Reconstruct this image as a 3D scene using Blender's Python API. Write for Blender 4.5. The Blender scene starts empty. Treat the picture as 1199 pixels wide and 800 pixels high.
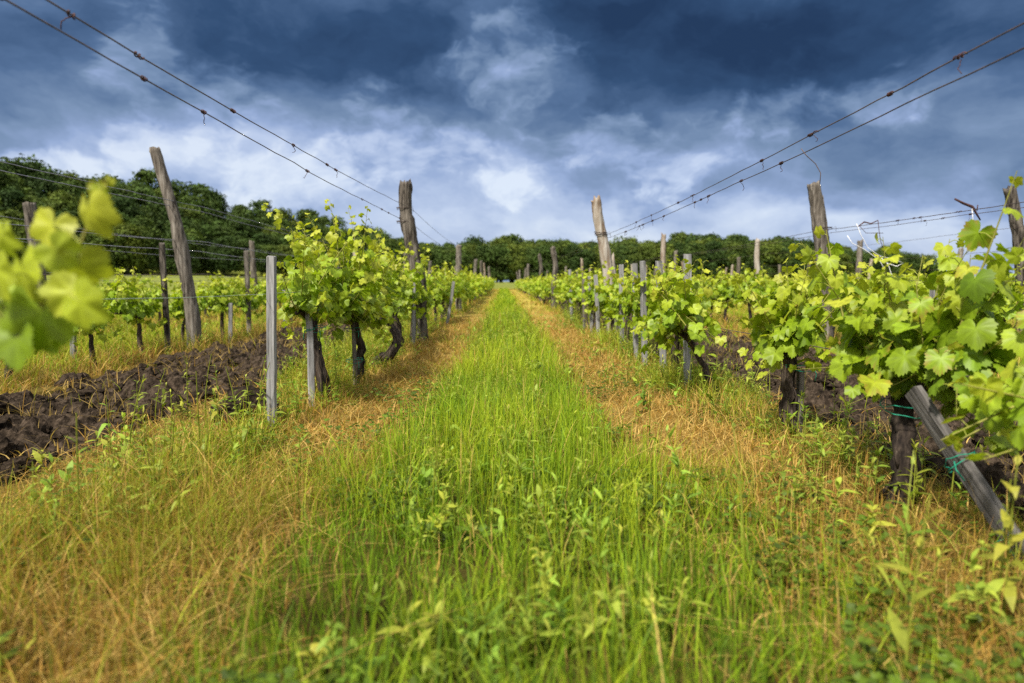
import bpy, math, random
import numpy as np
from mathutils import Vector, Matrix

# ------------------------------------------------------------------ camera, world, sun, exposure
scn = bpy.context.scene
COL = scn.collection
CAM_H = 0.85
F = 800.0                       # focal length in pixels of the 1199-wide photograph
YAW = math.atan(9.5 / F); PITCH = math.atan(70.0 / F)
cam_d = bpy.data.cameras.new("camera"); cam = bpy.data.objects.new("camera", cam_d); COL.objects.link(cam)
cam_d.sensor_width = 36.0; cam_d.lens = 36.0 * F / 1199.0
cam.location = (0, 0, CAM_H)
cam.rotation_euler = (math.radians(90) - PITCH, 0, -YAW)
cam_d.clip_start = 0.05; cam_d.clip_end = 5000
cam_d.dof.use_dof = True; cam_d.dof.focus_distance = 4.0; cam_d.dof.aperture_fstop = 1.85
scn.camera = cam
scn.view_settings.view_transform = 'Standard'; scn.view_settings.look = 'None'
scn.view_settings.gamma = 1.0; scn.view_settings.use_curve_mapping = False
EXPO = 1.30
scn.view_settings.exposure = EXPO
scn.render.film_transparent = False
try:
    scn.cycles.max_bounces = 6; scn.cycles.diffuse_bounces = 3; scn.cycles.transmission_bounces = 4
    scn.cycles.transparent_max_bounces = 4; scn.cycles.use_denoising = False
    scn.cycles.caustics_reflective = False; scn.cycles.caustics_refractive = False
    scn.cycles.sample_clamp_indirect = 4.0
except Exception:
    pass
RC = cam.rotation_euler.to_matrix()

def ray(px, py):
    return RC @ Vector(((px - 599.5) / F, -(py - 400.0) / F, -1.0)).normalized()

def W(px, py, Y):
    """the world point at depth Y (metres along the rows) seen at a pixel of the photograph"""
    d = ray(px, py)
    return Vector((0, 0, CAM_H)) + d * (Y / d.y)

SUN_EL, SUN_AZ = math.radians(52), math.radians(218)    # azimuth clockwise from +Y
sun_d = bpy.data.lights.new("sun", 'SUN'); sun = bpy.data.objects.new("sun", sun_d); COL.objects.link(sun)
sun_d.energy = 3.5; sun_d.angle = math.radians(5); sun_d.color = (1.0, 0.93, 0.82)
sd = Vector((math.sin(SUN_AZ) * math.cos(SUN_EL), math.cos(SUN_AZ) * math.cos(SUN_EL), math.sin(SUN_EL)))
sun.rotation_euler = (-sd).to_track_quat('-Z', 'Y').to_euler()
sun.location = (-20, -30, 50)

world = bpy.data.worlds.new("World"); scn.world = world; world.use_nodes = True

def build_sky():
    nt = world.node_tree; N = nt.nodes; L = nt.links
    N.clear()
    def math_(op, a, b=None, c=None, clamp=False):
        n = N.new('ShaderNodeMath'); n.operation = op; n.use_clamp = clamp
        for i, v in enumerate((a, b, c)):
            if v is None: continue
            if isinstance(v, (int, float)): n.inputs[i].default_value = v
            else: L.new(v, n.inputs[i])
        return n.outputs[0]
    def vmath(op, a, b=None):
        n = N.new('ShaderNodeVectorMath'); n.operation = op
        for i, v in enumerate((a, b)):
            if v is None: continue
            if isinstance(v, (tuple, list)): n.inputs[i].default_value = v
            else: L.new(v, n.inputs[i])
        return n.outputs['Value'] if op in ('DISTANCE', 'LENGTH', 'DOT_PRODUCT') else n.outputs[0]
    def noise(vec, scale, detail=6, rough=0.55, lac=2.0, dist=0.0):
        n = N.new('ShaderNodeTexNoise'); n.noise_dimensions = '3D'
        n.inputs['Scale'].default_value = scale; n.inputs['Detail'].default_value = detail
        n.inputs['Roughness'].default_value = rough; n.inputs['Lacunarity'].default_value = lac
        n.inputs['Distortion'].default_value = dist
        L.new(vec, n.inputs['Vector']); return n
    def mixc(f, a, b, mode='MIX'):
        n = N.new('ShaderNodeMix'); n.data_type = 'RGBA'; n.blend_type = mode
        for k, v in (('Factor', f), ('A', a), ('B', b)):
            s = [i for i in n.inputs if i.name == k and (i.type == 'RGBA' or k == 'Factor' and i.type == 'VALUE')][0]
            if isinstance(v, (int, float)): s.default_value = v
            elif isinstance(v, tuple): s.default_value = v
            else: L.new(v, s)
        return [o for o in n.outputs if o.type == 'RGBA'][0]
    def ramp(fac, stops, interp='LINEAR'):
        r = N.new('ShaderNodeValToRGB'); r.color_ramp.interpolation = interp
        el = r.color_ramp.elements
        while len(el) > 1: el.remove(el[-1])
        for i, (p, c) in enumerate(stops):
            e = el[0] if i == 0 else el.new(p)
            e.position = p; e.color = (*c, 1)
        L.new(fac, r.inputs[0]); return r.outputs[0]
    tc = N.new('ShaderNodeTexCoord'); d = tc.outputs['Generated']
    sep = N.new('ShaderNodeSeparateXYZ'); L.new(d, sep.inputs[0])
    dx, dy, dz = sep.outputs
    az = math_('ARCTAN2', dx, dy); el = math_('ARCSINE', dz)
    def comb(x, y, z=0.0):
        c = N.new('ShaderNodeCombineXYZ')
        for i, v in enumerate((x, y, z)):
            if isinstance(v, (int, float)): c.inputs[i].default_value = v
            else: L.new(v, c.inputs[i])
        return c.outputs[0]
    P = comb(az, el)
    # the cloud deck: the direction laid onto a sheet overhead, so clouds flatten towards the horizon
    den = math_('ADD', math_('MAXIMUM', dz, 0.0), 0.22)
    sheet = comb(math_('DIVIDE', dx, den), math_('DIVIDE', dy, den), 0.37)
    # warp
    w1 = noise(vmath('MULTIPLY', P, (1.0, 1.7, 1.0)), 4.0, 5, 0.6)
    w1v = vmath('SUBTRACT', w1.outputs['Color'], (0.5, 0.5, 0.5))
    Pw = vmath('ADD', P, vmath('MULTIPLY', w1v, (0.26, 0.16, 0.0)))
    total = None
    def px(p, q):
        v = ray(p, q); return math.atan2(v.x, v.y), math.asin(v.z)
    blobs = [  # px, py, half-width px, half-height px, strength (negative darkens)
        (330, 40, 190, 75, -0.46), (430, 85, 130, 40, -0.26), (760, 60, 150, 75, -0.36), (1090, 20, 210, 70, -0.42), (700, 0, 180, 40, -0.22),
        (930, 60, 140, 45, -0.18), (60, 30, 150, 50, -0.14), (60, 110, 160, 55, -0.10),
        (930, 210, 200, 34, -0.09), (1090, 195, 160, 40, -0.09),
        (590, 100, 62, 75, 0.22), (590, 45, 55, 35, 0.16), (780, 190, 62, 28, 0.30), (600, 212, 60, 36, 0.24), (420, 150, 90, 60, 0.13), (300, 155, 110, 55, 0.12),
        (195, 172, 70, 24, 0.26), (70, 192, 70, 16, 0.20), (320, 212, 80, 28, 0.22), (470, 190, 70, 30, 0.14), (160, 55, 35, 35, 0.15),
        (560, 262, 260, 36, 0.36), (880, 266, 240, 30, 0.30), (1120, 280, 160, 38, 0.26), (600, -10, 700, 40, -0.08),
    ]
    for (bx, by, rw, rh, s) in blobs:
        a0, e0 = px(bx, by)
        v = vmath('MULTIPLY', vmath('SUBTRACT', Pw, (a0, e0, 0.0)), (F / rw, F / rh, 0.0))
        ln = vmath('LENGTH', v)
        g = math_('MULTIPLY', math_('EXPONENT', math_('MULTIPLY', math_('MULTIPLY', ln, ln), -0.7)), s * (0.74 if s < 0 else 0.58))
        total = g if total is None else math_('ADD', total, g)
    n1 = noise(sheet, 1.3, 8, 0.52, 2.0, 0.2)
    n2 = noise(vmath('MULTIPLY', Pw, (1.0, 1.7, 1.0)), 6.0, 8, 0.54)
    bump = math_('ADD', math_('MULTIPLY', math_('SUBTRACT', n1.outputs['Fac'], 0.5), 0.26),
                 math_('MULTIPLY', math_('SUBTRACT', n2.outputs['Fac'], 0.5), 0.46))
    # heaped clouds with firm edges
    n3 = noise(vmath('ADD', vmath('MULTIPLY', P, (1.0, 1.5, 1.0)), vmath('MULTIPLY', w1v, (0.16, 0.12, 0.0))), 9.0, 9, 0.58)
    heap = None
    for (bx, by, rw, rh) in [(200, 172, 85, 26), (75, 196, 85, 17), (330, 205, 75, 30), (790, 192, 70, 24), (600, 214, 46, 26), (600, 75, 60, 50), (900, 130, 70, 24), (1010, 120, 60, 20), (700, 170, 60, 25), (440, 175, 60, 40), (540, 170, 40, 30), (165, 60, 32, 42), (255, 110, 50, 30)]:
        a0, e0 = px(bx, by)
        v = vmath('MULTIPLY', vmath('SUBTRACT', P, (a0, e0, 0.0)), (F / rw, F / rh, 0.0)); ln = vmath('LENGTH', v)
        g = math_('EXPONENT', math_('MULTIPLY', math_('MULTIPLY', ln, ln), -0.6))
        heap = g if heap is None else math_('MAXIMUM', heap, g)
    hm = N.new('ShaderNodeMapRange'); hm.interpolation_type = 'SMOOTHSTEP'
    L.new(math_('ADD', heap, math_('MULTIPLY', math_('SUBTRACT', n3.outputs['Fac'], 0.5), 2.9)), hm.inputs[0])
    hm.inputs[1].default_value = 0.36; hm.inputs[2].default_value = 0.86; hm.inputs[3].default_value = 0.0; hm.inputs[4].default_value = 0.12
    # relief: heaps catch light on the side turned up and to the left
    def relief(scale, off, seedz):
        q0 = vmath('ADD', vmath('MULTIPLY', P, (1.0, 1.5, 1.0)), vmath('MULTIPLY', w1v, (0.16, 0.12, 0.0)))
        q0 = vmath('ADD', q0, (0.0, 0.0, seedz))
        a = noise(q0, scale, 8, 0.56).outputs['Fac']; b2 = noise(vmath('ADD', q0, off), scale, 8, 0.56).outputs['Fac']
        return math_('SUBTRACT', a, b2)
    r1 = relief(9.0, (-0.012, 0.030, 0.0), 0.0); r2 = relief(4.0, (-0.03, 0.06, 0.0), 2.3)
    amt = math_('ADD', math_('MULTIPLY', hm.outputs[0], 5.0), 0.30)
    bump = math_('ADD', bump, math_('MULTIPLY', r1, amt))
    bump = math_('ADD', bump, math_('MULTIPLY', r2, 0.22))
    bump = math_('ADD', bump, hm.outputs[0])
    val = math_('ADD', math_('ADD', total, bump), 0.575, clamp=True)
    gain = 2.0 ** EXPO
    k = 1.0 / (gain * 0.1)
    stops = [(0.0, (.019, .046, .112)), (0.18, (.036, .082, .182)), (0.36, (.094, .168, .318)), (0.52, (.195, .290, .462)),
             (0.68, (.300, .405, .650)), (0.84, (.500, .590, .800)), (1.0, (.720, .780, .900))]
    clouds = ramp(val, stops)
    clouds = mixc(1.0, clouds, (k, k, k, 1), 'MULTIPLY')
    sky = N.new('ShaderNodeTexSky'); sky.sky_type = 'NISHITA'; sky.sun_disc = False
    sky.sun_elevation = SUN_EL; sky.sun_rotation = SUN_AZ; sky.air_density = 1.0; sky.dust_density = 1.5; sky.altitude = 150
    # thin places in the cover near the horizon let the clear sky through
    gap = math_('MULTIPLY', math_('SUBTRACT', val, 0.6, clamp=True), 0.35, clamp=True)
    front = mixc(gap, clouds, sky.outputs[0])
    # unseen sky overhead and behind the camera, brightened as an added soft key light
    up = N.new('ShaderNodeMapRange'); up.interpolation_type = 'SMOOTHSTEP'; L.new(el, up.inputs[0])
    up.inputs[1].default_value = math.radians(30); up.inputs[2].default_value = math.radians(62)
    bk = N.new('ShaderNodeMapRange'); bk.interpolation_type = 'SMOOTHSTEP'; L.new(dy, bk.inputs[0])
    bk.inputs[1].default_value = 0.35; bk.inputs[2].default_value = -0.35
    thin = math_('MAXIMUM', up.outputs[0], bk.outputs[0])  # mask of the added out-of-view brightening
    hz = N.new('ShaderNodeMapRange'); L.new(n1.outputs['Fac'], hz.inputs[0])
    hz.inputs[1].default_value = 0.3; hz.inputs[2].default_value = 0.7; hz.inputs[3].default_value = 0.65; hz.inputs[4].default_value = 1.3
    key_level = 4.9
    bright = mixc(1.0, (key_level * 1.0, key_level * 0.985, key_level * 0.97, 1), comb(hz.outputs[0], hz.outputs[0], hz.outputs[0]), 'MULTIPLY')
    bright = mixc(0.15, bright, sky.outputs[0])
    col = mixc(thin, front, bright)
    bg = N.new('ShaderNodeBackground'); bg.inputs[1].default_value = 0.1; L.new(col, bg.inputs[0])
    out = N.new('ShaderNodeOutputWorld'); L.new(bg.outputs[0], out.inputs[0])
build_sky()

rng = np.random.default_rng(11)
random.seed(5)

# ------------------------------------------------------------------ helpers
def mesh_np(name, V, faces_sizes, loops, mat, col=None, smooth=False):
    me = bpy.data.meshes.new(name)
    V = np.asarray(V, np.float32)
    me.vertices.add(len(V)); me.vertices.foreach_set('co', V.ravel())
    loops = np.asarray(loops, np.int32); sizes = np.asarray(faces_sizes, np.int32)
    me.loops.add(len(loops)); me.loops.foreach_set('vertex_index', loops)
    me.polygons.add(len(sizes))
    st = np.zeros(len(sizes), np.int32); st[1:] = np.cumsum(sizes)[:-1]
    me.polygons.foreach_set('loop_start', st)
    me.polygons.foreach_set('loop_total', sizes)
    me.polygons.foreach_set('use_smooth', np.full(len(sizes), bool(smooth)))
    if col is not None:
        a = me.color_attributes.new('tint', 'FLOAT_COLOR', 'POINT')
        c = np.ones((len(V), 4), np.float32); c[:, :3] = col
        a.data.foreach_set('color', c.ravel())
    me.update(calc_edges=True)
    if mat: me.materials.append(mat)
    return me

class MB:
    """collects arrays of shapes into one mesh"""
    def __init__(s): s.V = []; s.S = []; s.Lp = []; s.C = []; s.n = 0
    def add(s, V, sizes, loops, col=None):
        V = np.asarray(V, float).reshape(-1, 3)
        s.V.append(V); s.S.append(np.asarray(sizes, int)); s.Lp.append(np.asarray(loops, int) + s.n)
        c = np.ones((len(V), 3)) if col is None else np.broadcast_to(np.asarray(col, float), (len(V), 3))
        s.C.append(c); s.n += len(V)
    def mesh(s, name, mat, smooth=False):
        return mesh_np(name, np.concatenate(s.V), np.concatenate(s.S), np.concatenate(s.Lp), mat, np.concatenate(s.C), smooth)
    def tube(s, pts, rad, sides=8, rough=0.0, ridges=0.0, seed=0, cap=True, col=None, topjag=0.0, squash=1.0):
        r_ = np.random.default_rng(seed)
        pts = np.asarray(pts, float); n = len(pts)
        rad = np.broadcast_to(np.asarray(rad, float), (n,))
        T = np.gradient(pts, axis=0); T /= np.linalg.norm(T, axis=1)[:, None] + 1e-9
        ref = np.array([1.0, 0.13, 0.07]) if abs(T[:, 0]).mean() < 0.8 else np.array([0.05, 0.1, 1.0])
        A = ref - T * (T @ ref)[:, None]; A /= np.linalg.norm(A, axis=1)[:, None] + 1e-9
        B = np.cross(T, A)
        th = np.linspace(0, 2 * np.pi, sides, endpoint=False)
        rid = r_.normal(0, 1, sides)
        rr = rad[:, None] * (1 + ridges * rid[None, :] * (0.7 + 0.3 * r_.normal(0, 1, (n, 1))) + rough * r_.normal(0, 1, (n, sides)))
        V = pts[:, None, :] + rr[..., None] * (np.cos(th)[None, :, None] * A[:, None, :] + squash * np.sin(th)[None, :, None] * B[:, None, :])
        if topjag: V[-1] += T[-1] * (r_.normal(0, topjag, sides))[:, None]
        V = V.reshape(-1, 3)
        i = np.arange(n - 1)[:, None] * sides; j = np.arange(sides)[None, :]; j2 = (j + 1) % sides
        q = np.stack([i + j, i + j2, i + j2 + sides, i + j + sides], -1).reshape(-1, 4)
        sizes = [4] * len(q); loops = list(q.ravel())
        if cap:
            V = np.vstack([V, pts[0], pts[-1] - T[-1] * rad[-1] * 0.15])
            for a in range(sides):
                b = (a + 1) % sides
                loops += [b, a, n * sides]; loops += [(n - 1) * sides + a, (n - 1) * sides + b, n * sides + 1]; sizes += [3, 3]
        s.add(V, sizes, loops, col)

def new(name, data, parent=None, loc=None, rot=None, mat=None):
    o = bpy.data.objects.new(name, data); COL.objects.link(o)
    if parent is not None: o.parent = parent
    if loc is not None: o.location = loc
    if rot is not None: o.rotation_euler = rot
    return o
def tag(o, label=None, cat=None, group=None, kind=None):
    for k, v in (('label', label), ('category', cat), ('group', group), ('kind', kind)):
        if v: o[k] = v
    return o

# value noise on the ground plane
_lat = np.random.default_rng(3).random((256, 256))
def vnoise(x, y, sc):
    x = np.asarray(x, float) / sc; y = np.asarray(y, float) / sc
    xi = np.floor(x).astype(int); yi = np.floor(y).astype(int)
    fx = x - xi; fy = y - yi; fx = fx * fx * (3 - 2 * fx); fy = fy * fy * (3 - 2 * fy)
    g = lambda a, b: _lat[a % 256, b % 256]
    return (g(xi, yi) * (1 - fx) + g(xi + 1, yi) * fx) * (1 - fy) + (g(xi, yi + 1) * (1 - fx) + g(xi + 1, yi + 1) * fx) * fy
def fbm(x, y, sc, o=3):
    r = 0; a = 1; t = 0
    for k in range(o):
        r = r + a * vnoise(x + 17.3 * k, y - 9.1 * k, sc / 2 ** k); t += a; a *= 0.5
    return r / t
def sstep(a, b, x):
    t = np.clip((np.asarray(x, float) - a) / (b - a), 0, 1); return t * t * (3 - 2 * t)

# terrain
EDGE_U = [-1.5, -0.75, -0.37, -0.12, 0.0, 0.5, 0.62, 1.5]
EDGE_D = [115, 125, 170, 215, 225, 235, 245, 260]
def ground_z(x, y):
    x = np.asarray(x, float); y = np.asarray(y, float)
    yy = np.maximum(y, 1.0); u = x / yy
    D0 = np.interp(u, EDGE_U, EDGE_D)
    lf = sstep(-0.02, -0.45, u) * 1.0
    z = 2.2 * sstep(0.25, 1.0, y / D0) * lf
    z = z + lf * 0.28 * np.clip(y - D0, 0, 48)
    z = z + (1 - lf) * 0.5 * sstep(60, 200, y)
    return z * (y > 0)

ROWS = {'L1': -1.3, 'L2': -4.15, 'L3': -7.0, 'R1': 1.55, 'R2': 4.4, 'R3': 7.26, 'R4': 10.1, 'R5': 12.95, 'R6': 15.8, 'R7': 18.65, 'R8': 21.5}
ROW_END = 72.0
SOIL = [(-3.66, -2.0), (1.76, 3.65)]

# ------------------------------------------------------------------ materials
def mat_new(name):
    m = bpy.data.materials.new(name); m.use_nodes = True
    nt = m.node_tree; b = nt.nodes['Principled BSDF']
    return m, nt, b
def nd(nt, typ, **kw):
    n = nt.nodes.new(typ)
    for k, v in kw.items():
        if k in n.inputs: n.inputs[k].default_value = v
        else: setattr(n, k, v)
    return n
def tint_mat(name, rough=0.6, trans=0.4, spec=0.25, noise_scale=20.0, noise_amt=0.3, tr_tint=(1.1, 1.15, 0.6)):
    """thin plant tissue: reflects and lets light through; colour from the mesh's own tint"""
    m, nt, b = mat_new(name)
    at = nd(nt, 'ShaderNodeAttribute', attribute_name='tint')
    nz = nd(nt, 'ShaderNodeTexNoise', Scale=noise_scale, Detail=3.0)
    tcn = nd(nt, 'ShaderNodeTexCoord'); nt.links.new(tcn.outputs['Object'], nz.inputs['Vector'])
    mr = nd(nt, 'ShaderNodeMapRange'); nt.links.new(nz.outputs['Fac'], mr.inputs[0])
    mr.inputs[1].default_value = 0.25; mr.inputs[2].default_value = 0.75; mr.inputs[3].default_value = 1 - noise_amt; mr.inputs[4].default_value = 1 + noise_amt
    mul = nd(nt, 'ShaderNodeVectorMath', operation='SCALE'); nt.links.new(at.outputs['Color'], mul.inputs[0]); nt.links.new(mr.outputs[0], mul.inputs['Scale'])
    nt.links.new(mul.outputs[0], b.inputs['Base Color'])
    b.inputs['Roughness'].default_value = rough
    b.inputs['Specular IOR Level'].default_value = spec
    if trans > 0:
        tr = nd(nt, 'ShaderNodeBsdfTranslucent')
        m2 = nd(nt, 'ShaderNodeVectorMath', operation='MULTIPLY'); nt.links.new(mul.outputs[0], m2.inputs[0]); m2.inputs[1].default_value = tr_tint
        nt.links.new(m2.outputs[0], tr.inputs['Color'])
        mx = nd(nt, 'ShaderNodeMixShader'); mx.inputs[0].default_value = trans
        nt.links.new(b.outputs[0], mx.inputs[1]); nt.links.new(tr.outputs[0], mx.inputs[2])
        nt.links.new(mx.outputs[0], nt.nodes['Material Output'].inputs['Surface'])
    return m
def rough_mat(name, stops, scale=(1, 1, 1), nscale=8.0, detail=6.0, rough=0.85, bump=0.5, bdist=0.01, spec=0.2, use_tint=False, fine=None):
    m, nt, b = mat_new(name)
    tcn = nd(nt, 'ShaderNodeTexCoord')
    mp = nd(nt, 'ShaderNodeMapping'); mp.inputs['Scale'].default_value = scale
    nt.links.new(tcn.outputs['Object'], mp.inputs['Vector'])
    nz = nd(nt, 'ShaderNodeTexNoise', Scale=nscale, Detail=detail, Roughness=0.62); nt.links.new(mp.outputs[0], nz.inputs['Vector'])
    oi = nd(nt, 'ShaderNodeObjectInfo')
    ad = nd(nt, 'ShaderNodeMath', operation='MULTIPLY_ADD'); nt.links.new(oi.outputs['Random'], ad.inputs[0]); ad.inputs[1].default_value = 0.14; ad.inputs[2].default_value = -0.07
    su = nd(nt, 'ShaderNodeMath', operation='ADD'); nt.links.new(nz.outputs['Fac'], su.inputs[0]); nt.links.new(ad.outputs[0], su.inputs[1])
    r = nd(nt, 'ShaderNodeValToRGB'); el = r.color_ramp.elements
    el[0].position, el[0].color = stops[0][0], (*stops[0][1], 1); el[1].position, el[1].color = stops[-1][0], (*stops[-1][1], 1)
    for p, c in stops[1:-1]:
        e = el.new(p); e.color = (*c, 1)
    nt.links.new(su.outputs[0], r.inputs[0])
    c = r.outputs[0]
    if use_tint:
        at = nd(nt, 'ShaderNodeAttribute', attribute_name='tint')
        mul = nd(nt, 'ShaderNodeVectorMath', operation='MULTIPLY'); nt.links.new(c, mul.inputs[0]); nt.links.new(at.outputs['Color'], mul.inputs[1]); c = mul.outputs[0]
    nt.links.new(c, b.inputs['Base Color'])
    b.inputs['Roughness'].default_value = rough; b.inputs['Specular IOR Level'].default_value = spec
    bp = nd(nt, 'ShaderNodeBump', Strength=bump, Distance=bdist); nt.links.new(nz.outputs['Fac'], bp.inputs['Height'])
    nt.links.new(bp.outputs[0], b.inputs['Normal'])
    return m

M_leaf = tint_mat('vine_leaf', 0.5, 0.42, 0.35, 30.0, 0.22)
M_stem = tint_mat('vine_stem', 0.6, 0.0, 0.3, 40.0, 0.2)
M_grass = tint_mat('grass_blade', 0.6, 0.35, 0.2, 6.0, 0.15)
M_weed = tint_mat('weed_leaf', 0.55, 0.38, 0.25, 30.0, 0.2)
M_crown = tint_mat('tree_leaf', 0.7, 0.22, 0.15, 0.6, 0.35, (1.1, 1.1, 0.8))
def tree_by_tree(m):
    nt = m.node_tree; oi = nd(nt, 'ShaderNodeObjectInfo'); r = nd(nt, 'ShaderNodeValToRGB'); nt.links.new(oi.outputs['Random'], r.inputs[0])
    e = r.color_ramp.elements; e[0].color = (.55, .64, .72, 1); e[1].color = (1.8, 1.45, 1.1, 1); k = e.new(.5); k.color = (1.0, 1.0, 1.0, 1)
    b = nt.nodes['Principled BSDF']
    for inp in [b.inputs['Base Color']] + [n.inputs['Color'] for n in nt.nodes if n.type == 'BSDF_TRANSLUCENT']:
        src = inp.links[0].from_socket
        mu = nd(nt, 'ShaderNodeVectorMath', operation='MULTIPLY'); nt.links.new(src, mu.inputs[0]); nt.links.new(r.outputs[0], mu.inputs[1]); nt.links.new(mu.outputs[0], inp)
tree_by_tree(M_crown)
M_bark = rough_mat('vine_bark', [(0.3, (.010, .007, .006)), (0.5, (.034, .025, .019)), (0.7, (.11, .085, .064))], (1, 1, 0.12), 60, 6, 0.9, 0.9, 0.012)
M_post = rough_mat('weathered_log', [(0.34, (.014, .011, .009)), (0.44, (.075, .064, .052)), (0.57, (.145, .127, .106)), (0.72, (.25, .23, .20))], (1, 1, 0.10), 30, 9, 0.9, 1.0, 0.02)
M_pale = rough_mat('bleached_log', [(0.3, (.04, .027, .018)), (0.42, (.15, .105, .070)), (0.54, (.25, .215, .175)), (0.72, (.36, .335, .30))], (1, 1, 0.16), 17, 9, 0.9, 1.0, 0.02)
M_stake = rough_mat('grey_stake', [(0.32, (.075, .073, .071)), (0.48, (.19, .188, .187)), (0.70, (.33, .327, .325))], (1, 1, 0.07), 60, 8, 0.88, 0.8, 0.006)
M_board = rough_mat('weathered_board', [(0.3, (.022, .020, .018)), (0.48, (.085, .079, .073)), (0.62, (.14, .133, .125)), (0.78, (.24, .235, .23))], (1, 1, 0.07), 55, 9, 0.9, 1.0, 0.01)
M_wire = rough_mat('rusty_wire', [(0.35, (.03, .025, .03)), (0.65, (.09, .06, .05))], (1, 1, 1), 30, 3, 0.6, 0.2, 0.001, 0.4)
M_wire2 = rough_mat('pale_wire', [(0.35, (.20, .26, .20)), (0.65, (.30, .36, .29))], (1, 1, 1), 30, 3, 0.6, 0.2, 0.001, 0.4)
M_wire_sheen = rough_mat('sheen_wire', [(0.35, (.10, .10, .12)), (0.65, (.22, .22, .25))], (1, 1, 1), 30, 3, 0.5, 0.2, 0.001, 0.5)  # wire lightened, its reflected light put into the base colour
M_tendril = rough_mat('dry_tendril', [(0.35, (.025, .013, .014)), (0.65, (.075, .036, .032))], (1, 1, 1), 50, 3, 0.8, 0.3, 0.001)
M_twine = rough_mat('green_twine', [(0.3, (.01, .14, .085)), (0.7, (.02, .25, .16))], (1, 1, 1), 80, 2, 0.6, 0.2, 0.001)
M_string = rough_mat('white_string', [(0.3, (.55, .56, .58)), (0.7, (.75, .75, .76))], (1, 1, 1), 60, 2, 0.6, 0.2, 0.001)
M_soil = rough_mat('ploughed_soil', [(0.3, (.009, .0068, .0050)), (0.48, (.028, .0205, .0145)), (0.70, (.080, .059, .042))], (1, 1, 1), 26, 10, 0.95, 1.0, 0.03, 0.03)
M_trunk = rough_mat('tree_bark', [(0.3, (.03, .024, .018)), (0.7, (.11, .09, .07))], (1, 1, 0.2), 4, 5, 0.9, 0.6, 0.05)

def ground_material():
    m, nt, b = mat_new('grassland')
    L = nt.links
    tcn = nd(nt, 'ShaderNodeTexCoord')
    n1 = nd(nt, 'ShaderNodeTexNoise', Scale=0.9, Detail=8.0, Roughness=0.65); L.new(tcn.outputs['Object'], n1.inputs['Vector'])
    n2 = nd(nt, 'ShaderNodeTexNoise', Scale=14.0, Detail=8.0, Roughness=0.7); L.new(tcn.outputs['Object'], n2.inputs['Vector'])
    at = nd(nt, 'ShaderNodeAttribute', attribute_name='tint')
    su = nd(nt, 'ShaderNodeMath', operation='ADD'); L.new(n1.outputs['Fac'], su.inputs[0]); L.new(n2.outputs['Fac'], su.inputs[1])
    mr = nd(nt, 'ShaderNodeMapRange'); L.new(su.outputs[0], mr.inputs[0])
    mr.inputs[1].default_value = 0.6; mr.inputs[2].default_value = 1.4; mr.inputs[3].default_value = 0.45; mr.inputs[4].default_value = 1.45
    mul = nd(nt, 'ShaderNodeVectorMath', operation='SCALE'); L.new(at.outputs['Color'], mul.inputs[0]); L.new(mr.outputs[0], mul.inputs['Scale'])
    L.new(mul.outputs[0], b.inputs['Base Color'])
    b.inputs['Roughness'].default_value = 0.95; b.inputs['Specular IOR Level'].default_value = 0.1
    bp = nd(nt, 'ShaderNodeBump', Strength=0.7, Distance=0.04); L.new(n2.outputs['Fac'], bp.inputs['Height']); L.new(bp.outputs[0], b.inputs['Normal'])
    return m
M_ground = ground_material()

# ------------------------------------------------------------------ where what grows
# palettes (linear base colours)
GREEN = np.array([.150, .250, .010]); LIME = np.array([.295, .355, .018]); DEEP = np.array([.075, .130, .010])
STRAW = np.array([.51, .350, .100]); RUST = np.array([.37, .210, .042]); OLIVE = np.array([.225, .240, .018]); BROWN = np.array([.19, .105, .030])
def wob(x, y): return (fbm(x, y, 1.7, 3) - 0.5) * 0.5
def in_soil(x, y, m=0.0):
    e = (fbm(x * 1.3 + 40, y, 0.9, 3) - 0.5) * 0.55
    r = np.zeros(np.shape(x), bool)
    for a, b in SOIL: r |= (x > a + e + m) & (x < b + e - m) & (y > -1) & (y < ROW_END)
    return r
def green_w(x, y):
    """share of fresh green grass: the strip down the middle of the aisle, and the middles of the far grassy aisles"""
    g = sstep(0.56, 0.30, np.abs(x - 0.06 + wob(x, y) * (0.6 + 1.0 * sstep(4.5, 2.5, y))) - 0.30 * sstep(4.0, 2.0, y)) * (1 - .10 * sstep(3.8, 2.2, y))
    for c in (-5.6, 5.85, 11.5, 17.2): g = np.maximum(g, 0.55 * sstep(0.9, 0.3, np.abs(x - c + wob(x, y))))
    return g
def dry_w(x, y):
    d = np.maximum(sstep(0.46, 0.2, np.abs(x + 0.82 + wob(x, y) * .5)), sstep(0.46, 0.2, np.abs(x - 0.92 + wob(x, y) * .5)))
    return d * (.30 + .70 * sstep(2.1, 3.5, y)) * np.clip(.40 + 1.4 * fbm(x + 21, y * .7, .9, 3), .45, 1)

# ground sheet: fine near the camera, coarse to the horizon
def axis(vals): return np.array(sorted(set(np.round(vals, 3))))
xs = axis(np.concatenate([np.arange(-12, 26, 0.2), np.arange(-3.9, -1.7, .05), np.arange(1.5, 3.9, .05), np.linspace(-60, -12, 40), np.linspace(26, 80, 40), np.linspace(-400, -60, 60), np.linspace(80, 500, 50), [-3000, -1500, -800, 900, 1600, 3000]]))
ys = axis(np.concatenate([np.arange(-6, 20, 0.25), np.linspace(20, 80, 120), np.linspace(80, 320, 120), np.linspace(330, 900, 15), [-3000, -600, -100, -30, -12, 1500, 3000]]))
X, Y = np.meshgrid(xs, ys)
Z = ground_z(X, Y) + (fbm(X, Y, 1.1, 3) - 0.5) * 0.06 * (np.abs(Y) < 80)
for a_, b_ in SOIL: Z = Z - 0.16 * ((X > a_ + .12) & (X < b_ - .12) & (Y > -2) & (Y < ROW_END))
nx, ny = len(xs), len(ys)
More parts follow.
